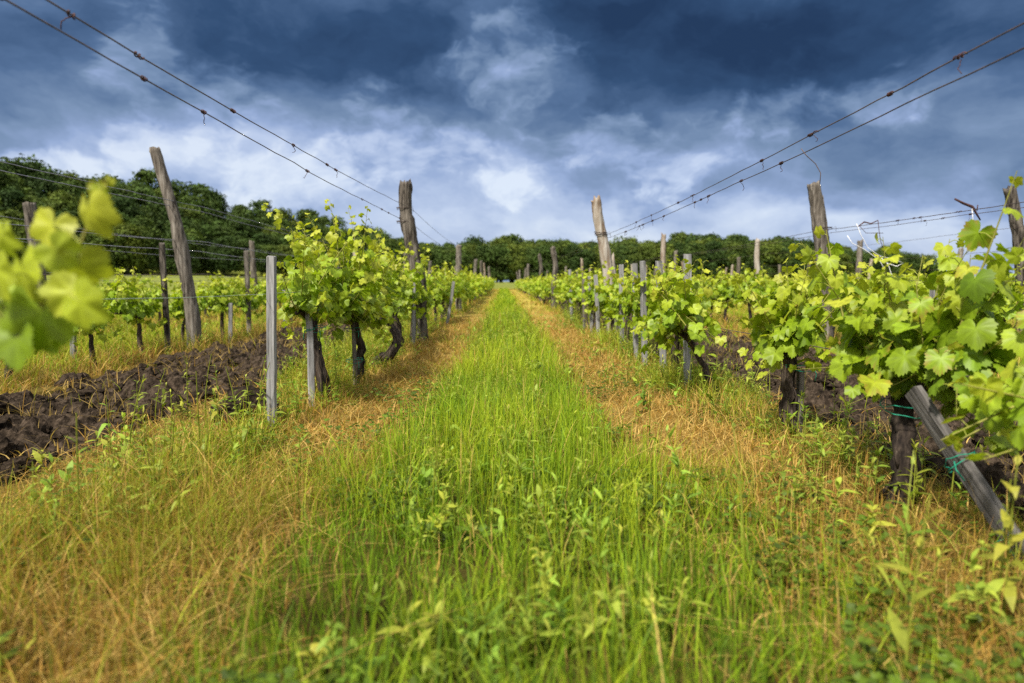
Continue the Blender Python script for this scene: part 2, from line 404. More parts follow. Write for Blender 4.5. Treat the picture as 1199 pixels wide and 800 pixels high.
V = np.stack([X, Y, Z], -1).reshape(-1, 3)
i = np.arange(ny - 1)[:, None] * nx + np.arange(nx - 1)[None, :]
q = np.stack([i, i + 1, i + nx + 1, i + nx], -1).reshape(-1, 4)
gx, gy = V[:, 0], V[:, 1]
g = green_w(gx, gy)[:, None]; dw = dry_w(gx, gy)[:, None]
base = BROWN * 0.22 + OLIVE * 0.12 + STRAW * 0.06
colr = base * (1 - g) + (DEEP * 0.12 + BROWN * 0.16) * g
colr = colr * (1 - 0.6 * dw) + (STRAW * 0.55 + BROWN * 0.1) * 0.6 * dw
fy = sstep(9, 28, gy)[:, None]                     # far off the sheet itself reads as grass
farc = (GREEN * 0.85) * g + (1 - g) * (OLIVE * 0.5 + STRAW * 0.40)
colr = colr * (1 - fy) + farc * fy
mead = (sstep(70, 76, gy) + (gx < -9) * sstep(6, 12, gy)).clip(0, 1)[:, None]
pn = fbm(gx, gy, 18, 3)[:, None]
colr = colr * (1 - mead) + (np.array([.145, .165, .03]) * (0.75 + 0.5 * pn)) * mead
tag(new('ground', mesh_np('ground', V, [4] * len(q), q.ravel(), M_ground, colr, True)), kind='structure')

# ------------------------------------------------------------------ ploughed soil strips and clods
def soil_strip(x0, x1, seed):
    r_ = np.random.default_rng(seed)
    xs = np.arange(x0 - 0.35, x1 + 0.35, 0.022)
    ys = np.concatenate([np.arange(0.8, 8, 0.02), np.arange(8, 24, 0.06), np.arange(24, ROW_END, 0.3)])
    X, Y = np.meshgrid(xs, ys)
    H = np.zeros_like(X)
    m = 11000
    cy = 0.8 + (r_.random(m) ** 1.6) * 30; cx = r_.uniform(x0 - 0.1, x1 + 0.1, m)
    rad = np.clip(r_.lognormal(-3.45, 0.55, m), 0.012, 0.12)
    for a, b, rr in zip(cx, cy, rad):
        i0, i1 = np.searchsorted(ys, b - rr), np.searchsorted(ys, b + rr)
        j0, j1 = np.searchsorted(xs, a - rr), np.searchsorted(xs, a + rr)
        if i1 <= i0 or j1 <= j0: continue
        sx, sy = X[i0:i1, j0:j1], Y[i0:i1, j0:j1]
        an = r_.uniform(0, np.pi); ca, sa = np.cos(an), np.sin(an)
        ux = ((sx - a) * ca + (sy - b) * sa) / rr; uy = (-(sx - a) * sa + (sy - b) * ca) / (rr * r_.uniform(0.6, 1))
        d2 = ux * ux + uy * uy + (fbm(sx * 3, sy * 3, 0.12, 2) - .5) * 1.1
        h = rr * r_.uniform(.5, 1.1) * np.clip(1 - d2, 0, 1) ** .6 + r_.uniform(-.01, .02)
        H[i0:i1, j0:j1] = np.maximum(H[i0:i1, j0:j1], h)
    e = (fbm(X * 1.3 + 40, Y, 0.9, 3) - 0.5) * 0.55
    edge = sstep(0, 0.14, X - (x0 + e)) * sstep(0, 0.14, (x1 + e) - X)
    Z = -0.06 + edge * (0.050 + H + (fbm(X, Y, 0.55, 4) - 0.5) * 0.18 + (fbm(X + 9, Y, 0.16, 4) - 0.5) * 0.15) + ground_z(X, Y) + edge * r_.normal(0, .0055, X.shape)
    V = np.stack([X, Y, Z], -1).reshape(-1, 3)
    nx, ny = X.shape[1], X.shape[0]
    i = np.arange(ny - 1)[:, None] * nx + np.arange(nx - 1)[None, :]
    q = np.stack([i, i + 1, i + nx + 1, i + nx], -1).reshape(-1, 4)
    tag(new('ploughed_soil', mesh_np('ploughed_soil', V, [4] * len(q), q.ravel(), M_soil, None, False)), kind='structure')
for k, (a, b) in enumerate(SOIL): soil_strip(a, b, 20 + k)

def ico(sub):
    import bmesh
    bm = bmesh.new(); bmesh.ops.create_icosphere(bm, subdivisions=sub, radius=1)
    bm.verts.ensure_lookup_table()
    V = np.array([v.co[:] for v in bm.verts]); Fc = np.array([[v.index for v in f.verts] for f in bm.faces]); bm.free()
    return V, Fc
ICO2 = ico(2); ICO3 = ico(3)
def lump(mb, c, r, seed, I=ICO2, squash=0.75, amp=0.28):
    r_ = np.random.default_rng(seed); V, Fc = I
    k = r_.normal(0, 1, (6, 3)); ph = r_.uniform(0, 6, 6)
    n = sum(np.sin(V @ (kk * 2.2 * (1 + .8 * i)) + p) / (1 + .4 * i) for i, (kk, p) in enumerate(zip(k, ph))) / 2.4
    P = V * (1 + amp * n)[:, None] * r
    P = P + r_.normal(0, 0.07 * r, P.shape); P[:, 2] *= squash
    mb.add(P + np.asarray(c), [3] * len(Fc), Fc.ravel())
mb = MB(); r_ = np.random.default_rng(77)
for k in range(5200):
    a, b = SOIL[k % 2]
    y = 1.6 + (r_.random() ** 1.7) * 20; x = r_.uniform(a + .1, b - .1) + (fbm(a + 41, y, .9, 3) - .5) * .3
    r = float(np.clip(r_.lognormal(-4.0, 0.6), 0.006, 0.08))
    lump(mb, (x, y, 0.015 + r * 0.3 + float(fbm(x, y, .55, 4) - .5) * .18), r, 1000 + k, ICO3 if r > .03 and y < 7 else ICO2, r_.uniform(.55, .95), .42)
tag(new('soil_clods', mb.mesh('soil_clods', M_soil, False)), kind='stuff')
mb = MB(); c = W(288, 492, 4.15)
lump(mb, (0, 0, 0.05), 0.16, 5, ICO3, 0.8, 0.35); lump(mb, (0.12, -0.03, 0.03), 0.10, 6, ICO3, 0.85, 0.35); lump(mb, (-0.13, 0.02, 0.02), 0.08, 8, ICO3, 0.8, 0.3)
tag(new('soil_clod', mb.mesh('soil_clod', M_soil, True), loc=(c.x, c.y, 0.02)), 'big dark clod of earth lying at the foot of the tallest grey stake', 'soil clod')

# ------------------------------------------------------------------ grapevines
HALF3 = [(0, 1.0), (7, .87), (11, .93), (17, .78), (21, .84), (28, .69), (34, .72), (40, .86), (46, .81), (51, .95), (57, .84), (62, .90), (69, .76), (76, .78), (84, .67), (91, .77), (98, .71), (106, .82), (115, .72), (126, .76), (138, .62), (150, .62), (160, .46), (171, .22)]
HALF2 = [(0, 1.0), (16, .84), (32, .70), (54, .93), (72, .76), (86, .66), (110, .80), (150, .56), (170, .28)]
HALF1 = [(0, 1.0), (32, .66), (58, .92), (118, .76), (165, .40)]
def outline(half):
    a = [(t, r) for t, r in half] ; b = [(-t, r) for t, r in half[1:]][::-1]
    return np.array([(math.sin(math.radians(t)) * r, math.cos(math.radians(t)) * r) for t, r in a + b])
OUT = {3: outline(HALF3), 2: outline(HALF2), 1: outline(HALF1)}
def unit(a): return a / (np.linalg.norm(a, axis=-1, keepdims=True) + 1e-9)
def add_leaves(mb, pos, tip, nor, size, col, lod, r_):
    """pos = where the stalk joins the blade, tip = towards the tip, nor = upper side"""
    pos = np.asarray(pos, float); n = len(pos)
    tip = unit(np.asarray(tip, float)); nor = np.asarray(nor, float); nor = unit(nor - tip * (nor * tip).sum(-1, keepdims=True))
    sx = np.cross(tip, nor)
    o = OUT[lod]; p = len(o)
    rings = ((0.5, 1.0) if lod >= 3 else (1.0,))
    loc = [np.zeros((1, 2))] + [o * r for r in rings]; loc = np.concatenate(loc); m = len(loc)
    rr = np.hypot(loc[:, 0], loc[:, 1])
    fold = r_.uniform(0.05, 0.45, n)[:, None]; droop = r_.uniform(0.0, 0.5, n)[:, None]; tw = r_.normal(0, 0.25, n)[:, None]
    ph = r_.uniform(0, 6.3, n)[:, None]; wav = r_.uniform(0.02, 0.09, n)[:, None]
    th = np.arctan2(loc[:, 0], loc[:, 1])[None]
    z = fold * np.abs(loc[:, 0])[None] - droop * (rr ** 2)[None] + tw * (loc[:, 0] * loc[:, 1])[None] + wav * np.sin(5 * th + ph) * rr[None]
    s = np.asarray(size, float)[:, None, None]
    V = pos[:, None] + s * (loc[None, :, 0:1] * sx[:, None] + loc[None, :, 1:2] * tip[:, None] + z[..., None] * nor[:, None])
    sizes, lp = [], []
    if lod >= 3:
        for k in range(p):
            k2 = (k + 1) % p
            if k == HALF3_CUT: continue
            lp += [0, 1 + k, 1 + k2]; sizes.append(3)
            lp += [1 + k, 1 + p + k, 1 + p + k2, 1 + k2]; sizes.append(4)
    else:
        cut = len(o) // 2
        for k in range(p):
            if k == cut: continue
            lp += [0, 1 + k, 1 + (k + 1) % p]; sizes.append(3)
    lp = np.array(lp); off = (np.arange(n) * m)[:, None]
    c = np.repeat(np.asarray(col, float)[:, None, :], m, 1).copy()
    c *= (1.0 + 0.22 * (rr < 0.1))[None, :, None]
    if lod >= 3:
        ang = np.abs(np.degrees(th[0])); inner = (rr > .1) & (np.arange(m) <= p)
        vein = np.zeros(m)
        for a0 in (0, 51, 106): vein = np.maximum(vein, np.exp(-((ang - a0) / 6.0) ** 2))
        c *= np.where(inner, .93 + .32 * vein, 1.0)[None, :, None]
        outer = np.arange(m) > p
        sick = (r_.random((n, 1)) < .14) * outer[None] * (r_.random((n, m)) < .45)
        c = c * (1 - .75 * sick[..., None]) + np.array([.30, .19, .04]) * .75 * sick[..., None]
    mb.add(V.reshape(-1, 3), np.tile(sizes, n), (off + lp[None]).ravel(), c.reshape(-1, 3))
HALF3_CUT = len(OUT[3]) // 2

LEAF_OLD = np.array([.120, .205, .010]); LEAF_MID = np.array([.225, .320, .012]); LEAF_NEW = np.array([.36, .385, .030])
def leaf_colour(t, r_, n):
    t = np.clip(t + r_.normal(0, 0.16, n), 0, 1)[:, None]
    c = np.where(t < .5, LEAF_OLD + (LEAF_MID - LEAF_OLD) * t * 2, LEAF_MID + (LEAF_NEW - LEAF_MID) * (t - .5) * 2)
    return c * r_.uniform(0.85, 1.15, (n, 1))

def vine_parts(seed, top=1.0, th=0.5, lean=(0, 0), spread=0.42, shoots=13, lod=3, leaf=0.062, trunk_r=0.042, wide=0.20, bottom=0.34, extra=(), path=None, bow=0.05, dens=1.0, yellow=0.0, arms=None):
    """trunk, stem and foliage meshes of one vine, standing at its origin, the row running along y"""
    r_ = np.random.default_rng(seed)
    tr = MB(); st = MB(); lf = MB()
    sides = {3: 12, 2: 8, 1: 5}[lod]; nseg = {3: 14, 2: 8, 1: 5}[lod]
    t = np.linspace(0, 1, nseg)
    bx, by = r_.normal(0, bow, 2)
    pts = np.stack([lean[0] * t + bx * np.sin(t * np.pi) + r_.normal(0, .006, nseg), lean[1] * t + by * np.sin(t * np.pi * 1.2) + r_.normal(0, .006, nseg), -0.05 + (th + .05) * t], -1)
    if path is not None:
        pp = np.array(path, float); us = np.linspace(0, len(pp) - 1, nseg); pts = np.stack([np.interp(us, range(len(pp)), pp[:, i]) for i in range(3)], -1) + r_.normal(0, .008, (nseg, 3))
    rad = trunk_r * .74 * (1.25 - 0.55 * t + 0.25 * np.exp(-((t - 1) / .12) ** 2) + 0.35 * np.exp(-(t / .12) ** 2))
    tr.tube(pts, rad, sides, 0.08, 0.19, seed)
    if lod == 3:                                        # loose strips of bark
        for k in range(9):
            a = r_.uniform(0, 6.28); t0 = r_.uniform(0.05, .6); t1 = min(1, t0 + r_.uniform(.15, .4))
            tt = np.linspace(t0, t1, 5); pc = np.stack([np.interp(tt, t, pts[:, i]) for i in range(3)], -1)
            rc = np.interp(tt, t, rad) * (1.02 + .18 * np.sin(np.linspace(0, 3, 5)))
            tr.tube(pc + np.stack([np.cos(a) * rc, np.sin(a) * rc, 0 * rc], -1), [.003, .008, .009, .007, .002], 5, .1, 0, seed + k)
    head = pts[-1]
    # arms tied along the row
    starts = []
    for s in (-1, 1):
        L = spread * r_.uniform(.8, 1.15) if arms is None else arms[0 if s < 0 else 1]
        m = 6
        u = np.linspace(0, 1, m)
        ap = np.stack([head[0] + r_.normal(0, .03) * u, head[1] + s * L * u, head[2] - .02 + (.10 * u - .04 * u * u) + r_.normal(0, .012, m)], -1)
        tr.tube(ap, trunk_r * (0.5 - .22 * u), max(5, sides - 4), .1, .08, seed + 50 + s)
        for k in range(max(2, int(round(shoots / 2)))):
            uu = r_.uniform(0.0, 1.0)
            starts.append((np.array([np.interp(uu, u, ap[:, i]) for i in range(3)]), s * uu))
    P, T, Nn, S, A = [], [], [], [], []
    def shoot(p0, d, length, rad0, tipness=1.0, nleaf=None, bend=0.10):
        m = {3: 9, 2: 6, 1: 4}[lod]
        u = np.linspace(0, 1, m)
        side = r_.normal(0, bend, 3); side[2] = -abs(side[2]) * .5
        sp = p0 + length * (u[:, None] * d + (u ** 2)[:, None] * side)
        if lod >= 2: st.tube(sp, rad0 * (1 - .75 * u), 5, .05, 0, int(r_.integers(1e6)), False, np.array([.17, .17, .03]) * (.8 + .5 * r_.random()))
        step = leaf * {3: 0.72, 2: 0.85, 1: 1.15}[lod] / dens
        nl = nleaf or max(3, int(length / step))
        a0 = r_.uniform(0, 6.28)
        for k in range(nl):
            uu = (k + .6) / nl
            q = np.array([np.interp(uu, u, sp[:, i]) for i in range(3)])
            az = a0 + k * 2.6 + r_.normal(0, .5)
            out = np.array([np.cos(az), np.sin(az), 0.0])
            pl = leaf * r_.uniform(.7, 1.5) * (1.15 - .75 * uu)
            pet = out * pl + np.array([0, 0, pl * r_.uniform(-.1, .7)])
            e = q + pet
            if e[2] < bottom - .08: continue
            if lod == 3: st.tube(np.array([q, q + pet * .5 + [0, 0, .008], e]), .0016, 4, 0, 0, 1, False, (.20, .22, .03))
            sz = leaf * np.interp(uu, [0, .35, .8, 1.0], [1.0, 1.12, .70, .34]) * r_.uniform(.72, 1.25)
            P.append(e); S.append(sz * {3: 1.0, 2: 1.1, 1: 1.45}[lod])
            tipd = out * r_.uniform(.25, .9) + np.array([0, 0, r_.uniform(-1.5, -.1) if uu < .8 else r_.uniform(-.6, .6)])
            T.append(tipd); Nn.append(out * r_.uniform(.5, 1.2) + np.array([0, 0, r_.uniform(.1, .75)]) + r_.normal(0, .32, 3))
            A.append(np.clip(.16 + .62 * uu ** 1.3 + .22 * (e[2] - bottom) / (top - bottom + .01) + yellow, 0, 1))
    for p0, s in starts:
        up = r_.uniform(.75, 1.0)
        d = np.array([r_.normal(0, wide * 1.5), s * .25 + r_.normal(0, .30), up])
        L = (top - p0[2]) * r_.uniform(.55, 1.18) / up
        shoot(p0, d, max(.18, L), .0045)
    for k in range(int(shoots * 1.5)):                   # short and hanging side shoots fill the lower skirt
        p0, s = starts[int(r_.integers(len(starts)))]
        d = np.array([r_.choice([-1, 1]) * r_.uniform(.25, 1), r_.normal(0, .6), r_.uniform(-1.0, .6)])
        shoot(p0 + [0, 0, .06], d, r_.uniform(.16, .36) * (wide / .2) , .003)
    for p0, p1, nl in extra:
        p0 = np.array(p0); p1 = np.array(p1); d = p1 - p0; L = np.linalg.norm(d)
        shoot(p0, d / L, L, .0055, nleaf=nl, bend=.05)
    n = len(P)
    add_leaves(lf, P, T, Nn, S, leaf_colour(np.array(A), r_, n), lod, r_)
    out = [tr.mesh('vine_trunk', M_bark, True)]
    out.append(st.mesh('vine_stem', M_stem, True) if st.n else None)
    out.append(lf.mesh('vine_foliage', M_leaf, lod == 3))
    return out
VG = 'grapevines planted in rows'
def vine_object(parts, loc, label, rz=0.0, sc=1.0):
    e = new('grapevine', None, loc=loc, rot=(0, 0, rz)); e.scale = (sc, sc, sc); e.empty_display_size = .2
    tag(e, label, 'grapevine', VG)
    for nm, me in zip(('trunk', 'stem', 'foliage'), parts):
        if me: new(nm, me, e)
    return e
def loop_pts(c, r, n=14, tilt=0.1, wob_=0.1, seed=0):
    r_ = np.random.default_rng(seed); a = np.linspace(0, 2 * np.pi, n)
    return np.stack([c[0] + r * np.cos(a), c[1] + r * np.sin(a), c[2] + tilt * r * np.sin(a) + r_.normal(0, wob_ * .01, n)], -1)
def twine(parent, c, r, seed=0):
    m = MB(); m.tube(loop_pts(c, r, 16, .25, .3, seed), 0.0019, 5, cap=False); m.tube(loop_pts((c[0], c[1], c[2] + .008), r * 1.02, 16, -.1, .3, seed + 1), .0019, 5, cap=False)
    m.tube([(c[0] + r * .6, c[1] - r * .8, c[2]), (c[0] + r * .75, c[1] - r * 1.1, c[2] - .03), (c[0] + r * .7, c[1] - r * 1.0, c[2] - .07)], .0025, 5)
    new('twine', m.mesh('twine', M_twine, True), parent)

vine_count = 0
near_spots = []                                         # (x, y) of the custom vines
def custom(label, x, y, seed, ties=(), **kw):
    global vine_count
    v = vine_object(vine_parts(seed, **kw), (x, y, 0), label); vine_count += 1; near_spots.append((x, y))
    for (c, r) in ties: twine(v, c, r, seed)
    return v
# --- row on the wooded-hill side of the path
custom('dark leaning vine trunk tied with green twine to the short grey stake', -1.24, 4.85, 101, ties=[((-.09, -.03, .52), .075)], top=1.16, th=.60, lean=(-.13, .05), spread=.34, shoots=12, trunk_r=.043, bow=.02, arms=(.42, .36), wide=.2)
custom('tallest bushy vine, its upright trunk tied twice to a thin round stake', -1.26, 5.65, 102, ties=[((.02, 0, .20), .07), ((.02, 0, .46), .075)], top=1.36, th=.55, lean=(.02, .06), spread=.46, shoots=18, trunk_r=.040, wide=.26, bottom=.36, dens=1.1, yellow=.05)
custom('vine with a low crooked trunk bent like an elbow over the ground', -1.22, 6.9, 103, top=1.18, th=.50, spread=.45, shoots=14, trunk_r=.062, wide=.22, path=[(-.08, 0, -.05), (-.06, 0, .06), (.08, -.04, .13), (.15, 0, .24), (.12, .04, .34), (.02, .08, .44), (.0, .1, .52)])
custom('vine with a smooth dark trunk just before the knobbly first post of the hill-side row', -1.28, 8.15, 104, top=1.26, th=.55, lean=(-.04, .1), spread=.5, shoots=14, trunk_r=.055, wide=.22)
custom('vine hugging the foot of the knobbly first post of the hill-side row', -1.24, 9.2, 105, top=1.30, th=.55, lean=(.02, .05), spread=.42, shoots=14, lod=2, trunk_r=.05, wide=.24)
# --- row on the open-field side of the path
custom('big dense vine with large leaves over a thick shaggy trunk behind the slanting board', 1.56, 2.62, 111, ties=[((.0, -.01, .36), .085)], top=.98, th=.46, lean=(.03, .02), spread=.42, shoots=20, leaf=.068, trunk_r=.052, wide=.22, bottom=.22, dens=1.1, yellow=-.08, arms=(.42, .20),
       extra=[((.03, -.25, .66), (.15, -.33, 1.22), 6), ((-.1, .3, .7), (-.14, .42, 1.08), 6)])
custom('vine with drooping yellow leaves on a dark trunk tied to a brown stake', 1.56, 3.62, 112, ties=[((.02, -.01, .40), .075)], top=.98, th=.48, lean=(-.02, 0), spread=.30, shoots=13, leaf=.060, trunk_r=.042, wide=.17, bottom=.30, yellow=.12, bow=.012, arms=(.07, .18))
custom('vine on a thin slanting trunk with a drooping skirt of leaves', 1.46, 4.72, 113, top=.98, th=.50, lean=(-.20, .12), spread=.28, shoots=13, trunk_r=.024, wide=.24, bottom=.26, dens=1.05)
custom('vine standing close behind the thin tall stake with no wire at its top', 1.52, 5.85, 114, top=1.0, th=.5, spread=.34, shoots=12, trunk_r=.035, wide=.24, bottom=.3)
custom('vine growing between the two tall grey stakes of the open-field row', 1.55, 7.1, 115, top=1.0, th=.5, spread=.36, shoots=13, trunk_r=.04, wide=.24, bottom=.3)
custom('vine beside the twine-tied stake, one plant short of the split pale post', 1.55, 8.4, 116, lod=2, top=1.0, th=.5, spread=.36, shoots=13, trunk_r=.04, wide=.24, bottom=.3)
custom('vine at the foot of the split pale post', 1.55, 9.7, 117, lod=2, top=1.0, th=.5, spread=.36, shoots=13, trunk_r=.04, wide=.24, bottom=.3)
custom('blurred vine with big sunlit leaves hanging at the picture edge beside the slanting board', 1.62, 1.72, 118, top=.78, th=.45, spread=.40, shoots=12, leaf=.062, trunk_r=.05, wide=.22, bottom=.30, yellow=.10, arms=(.2, .40), extra=[((-.05, .15, .50), (-.40, .10, .58), 6), ((0, .22, .55), (-.36, .22, .40), 6), ((0, .28, .5), (-.30, .34, .34), 5), ((-.05, .1, .45), (-.36, .0, .40), 5)])

# --- the shoot with big pale leaves that leans into the aisle close to the camera
def close_shoot():
    bx, by = -1.32, 1.16
    tr, st, lf = MB(), MB(), MB(); r_ = np.random.default_rng(9)
    o = np.array([bx, by, 0])
    tp = np.array([[0, 0, -.05], [.02, .01, .15], [-.01, .02, .32], [.03, 0, .5]])
    tr.tube(np.stack([np.interp(np.linspace(0, 3, 14), range(4), tp[:, i]) for i in range(3)], -1), np.linspace(.06, .04, 14), 12, .06, .14, 3)
    D = 1.14
    w = lambda x, y, dd=0: np.array(W(x, y, D + dd)) - o
    p = [tp[-1] + [0, 0, -.02], w(-40, 430), w(20, 395), w(60, 340), w(95, 285), w(118, 222)]
    u = np.linspace(0, 5, 16)
    st.tube(np.stack([np.interp(u, range(6), np.array(p)[:, i]) for i in range(3)], -1), np.linspace(.006, .002, 16), 6, .03, 0, 1, False, (.18, .17, .03))
    spec = [  # blade centre px, px, width px, tone, turn
        (108, 258, 66, .85, .2), (58, 276, 66, .75, -.3), (32, 330, 80, .62, .4), (98, 322, 74, .62, -.1), (74, 300, 52, .8, .7), (4, 284, 52, .7, 0), (46, 382, 92, .42, -.2),
        (8, 372, 88, .35, .5), (104, 362, 64, .5, .9), (116, 224, 26, 1.0, .1), (128, 214, 16, 1.0, -.5), (0, 330, 66, .5, .3), (76, 352, 60, .55, -.6), (20, 410, 70, .25, 0), (-30, 390, 90, .3, .2), (-40, 330, 90, .5, .2), (66, 395, 50, .3, 1.2)]
    P, T, N_, S, A = [], [], [], [], []
    for (x, y, s, a, tn) in spec:
        size = s / F * D / 1.65 * .92; a = min(1, a + .18)
        c = w(x, y, r_.normal(0, .05))
        tip = np.array([math.sin(tn), r_.normal(0, .25), -math.cos(tn)]); nor = np.array([r_.normal(0, .35), -1, r_.uniform(.1, .8)])
        P.append(c - unit(tip) * size * .35); T.append(tip); N_.append(nor); S.append(size); A.append(a)
        q = np.argmin([np.linalg.norm(np.array(pp) - P[-1]) for pp in p]); st.tube([p[q], (np.array(p[q]) + P[-1]) / 2 + [0, 0, .01], P[-1]], .0016, 4, 0, 0, 1, False, (.2, .22, .03))
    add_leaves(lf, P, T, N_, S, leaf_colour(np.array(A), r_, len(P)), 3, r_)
    vine_object([tr.mesh('vine_trunk', M_bark, True), st.mesh('vine_stem', M_stem, True), lf.mesh('vine_foliage', M_leaf, True)], (bx, by, 0), 'blurred vine shoot with large pale yellow-green leaves reaching up in front of the wooded hill')
close_shoot()

# --- the rest of the rows: shared meshes of three levels of detail
VARS = {2: [vine_parts(200 + k, top=1.0 + .04 * (k % 3), th=.5, lean=(r_.normal(0, .05), r_.normal(0, .08)), spread=.40, shoots=13, lod=2, trunk_r=.038, wide=.22, bottom=.3) for k in range(7)],
        1: [vine_parts(300 + k, top=1.02, th=.5, lean=(0, .03), spread=.55, shoots=15, lod=1, leaf=.07, trunk_r=.04, wide=.26, bottom=.3) for k in range(6)]}
row_label = {
    'L1': 'leafy grapevine in the path row on the wooded side, beyond its knobbly first post',
    'L2': 'grapevine in the row across the ploughed earth below the wooded hill',
    'L3': 'grapevine in the outermost row before the hillside meadow',
    'R1': 'leafy grapevine in the path row on the open side, beyond its split pale post',
    'R2': 'grapevine in the second row on the open side, behind the ploughed earth',
    'R3': 'grapevine in the third row on the open side of the path',
    'R4': 'grapevine in the fourth row on the open side of the path'}
spots = []
r_ = np.random.default_rng(42)
for rn, x in ROWS.items():
    y = {'L1': 10.4, 'R1': 10.9, 'L2': 3.2, 'R2': 4.2, 'L3': 6.0, 'R3': 6.6}.get(rn, 8.5 + abs(x) * .1) + r_.uniform(0, .3)
    while y < ROW_END:
        spots.append((rn, x + r_.normal(0, .04), y)); y += r_.uniform(1.0, 1.25) if r_.random() > .06 else 2.2
def shown(s):
    rn, x, y = s
    hide = {'L1': 1, 'R1': 1, 'L2': .8, 'R2': .75, 'L3': .5, 'R3': .5, 'R4': .35}.get(rn, 0.0)
    if abs(x) / y > .9: return 0.4 * hide / y
    return hide / y
spots.sort(key=shown, reverse=True)
N_IND = 272
special_l2 = 0
for rn, x, y in spots[:N_IND]:
    lod = 2 if y < 22 else 1
    v = VARS[lod][int(r_.integers(len(VARS[lod])))]
    zz = float(ground_z(x, y)); sc = r_.uniform(.9, 1.1) * {'L1': 1.08, 'L2': .92, 'L3': .92}.get(rn, 1.0)
    vine_object(v, (x, y, zz), row_label[rn], (0 if r_.random() < .5 else math.pi) + r_.normal(0, .15), sc)
# the remaining far vines, as one mass
def merge(meshes_at, mat, name, smooth=False):
    Vs, Ss, Ls, Cs, n = [], [], [], [], 0
    cache = {}
    for me, loc, rz, sc in meshes_at:
        if me.name not in cache:
            v = np.zeros(len(me.vertices) * 3, np.float32); me.vertices.foreach_get('co', v)
            l = np.zeros(len(me.loops), np.int32); me.loops.foreach_get('vertex_index', l)
            s = np.zeros(len(me.polygons), np.int32); me.polygons.foreach_get('loop_total', s)
            c = np.zeros(len(me.vertices) * 4, np.float32); me.color_attributes['tint'].data.foreach_get('color', c)
            cache[me.name] = (v.reshape(-1, 3), l, s, c.reshape(-1, 4)[:, :3])
        v, l, s, c = cache[me.name]
        ca, sa = math.cos(rz), math.sin(rz)
        R = np.array([[ca, -sa, 0], [sa, ca, 0], [0, 0, 1]])
        Vs.append((v * sc) @ R.T + np.array(loc)); Ls.append(l + n); Ss.append(s); Cs.append(c); n += len(v)
    return new(name, mesh_np(name, np.concatenate(Vs), np.concatenate(Ss), np.concatenate(Ls), mat, np.concatenate(Cs), smooth))
rest = []
for rn, x, y in spots[N_IND:]:
    rest.append((VARS[1][int(r_.integers(6))], (x, y, float(ground_z(x, y))), (0 if r_.random() < .5 else math.pi) + r_.normal(0, .15), r_.uniform(.9, 1.1)))
tag(merge([(v[2], a, b, c) for v, a, b, c in rest], M_leaf, 'vineyard_foliage'), kind='stuff')
tag(merge([(v[0], a, b, c) for v, a, b, c in rest], M_bark, 'vineyard_trunks'), kind='stuff')  # trunks of the far vines, merged

# ------------------------------------------------------------------ posts and stakes
PG, SG = 'wooden trellis posts in the vine rows', 'grey stakes beside the vines'
def log_mesh(pts, r0, r1, seed, mat, sides=14, knots=3, jag=.025, split=0):
    r_ = np.random.default_rng(seed); pts = np.array(pts, float)
    n = 34; u = np.linspace(0, len(pts) - 1, n)
    c = np.stack([np.interp(u, range(len(pts)), pts[:, i]) for i in range(3)], -1)
    ker = np.array([1, 2, 3, 2, 1]) / 9
    for i in range(3): c[:, i] = np.convolve(np.pad(c[:, i], 2, mode='edge'), ker, 'valid')
    t = np.linspace(0, 1, n); rad = r0 + (r1 - r0) * t
    for k in range(knots):
        rad = rad * (1 + r_.uniform(-.12, .2) * np.exp(-((t - r_.random()) / r_.uniform(.03, .08)) ** 2))
    m = MB(); m.tube(c, rad, sides, .045, .075, seed, True, None, jag)
    if split:                                           # a thinner half that broke away lower down
        k = int(n * split); m.tube(c[:k] + [r0 * .75, r0 * .3, 0], rad[:k] * .6, 9, .06, .08, seed + 1, True, None, .05)
    return m.mesh('wooden_post', mat, True)
def post(label, loc, me): return tag(new('wooden_post', me, loc=loc), label, 'post', PG)
def px_line(pxs, Y, X0, Y0):
    """centre line through pixels, as offsets from the post's foot at depth Y"""
    return [tuple(np.array(W(a, b, Y)) - np.array((X0, Y0, 0))) for a, b in pxs]
post('tall knobbly log post, first in the path row on the wooded side', (-1.2, 9.6, 0), log_mesh([(.02, 0, -.1)] + px_line([(492, 385), (489, 320), (481, 280), (474, 245), (475, 212)], 9.6, -1.2, 9.6), .105, .085, 1, M_post, 18, 9, .04))
post('split pale post with a crooked upper half, bleached nearly white', (1.62, 10.4, 0), log_mesh([(0, 0, -.1)] + px_line([(716, 385), (713, 325), (707, 285), (700, 255), (698, 233)], 10.4, 1.62, 10.4), .095, .075, 2, M_pale, 14, 4, .05, .55))
post('tall straight grey post with a stub of a second log at its shoulder', (4.48, 9.5, 0), log_mesh([(0, 0, -.1)] + px_line([(968, 380), (963, 300), (957, 250), (952, 213)], 9.5, 4.48, 9.5), .108, .086, 3, M_post, 14, 3, .02, .86))
post('very tall slanting post with a bowed trunk before the wooded hill', (-3.98, 8.8, 0), log_mesh([(0, 0, -.1)] + px_line([(226, 372), (217, 320), (207, 262), (193, 215), (180, 171)], 8.8, -3.98, 8.8), .088, .066, 4, M_post, 14, 3, .02))
post('post with a cut square top half hidden behind the blurred shoot', (-6.75, 10.0, 0), log_mesh([(0, 0, -.1)] + px_line([(50, 360), (42, 290), (34, 236)], 10.0, -6.75, 10.0), .10, .085, 5, M_post, 12, 2, .01))
post('dark tapering post rising at the picture edge past the upright shoot', (7.45, 9.8, 0), log_mesh([(0, 0, -.1)] + px_line([(1202, 370), (1194, 280), (1182, 218)], 9.8, 7.45, 9.8), .10, .075, 6, M_post, 12, 2, .02))
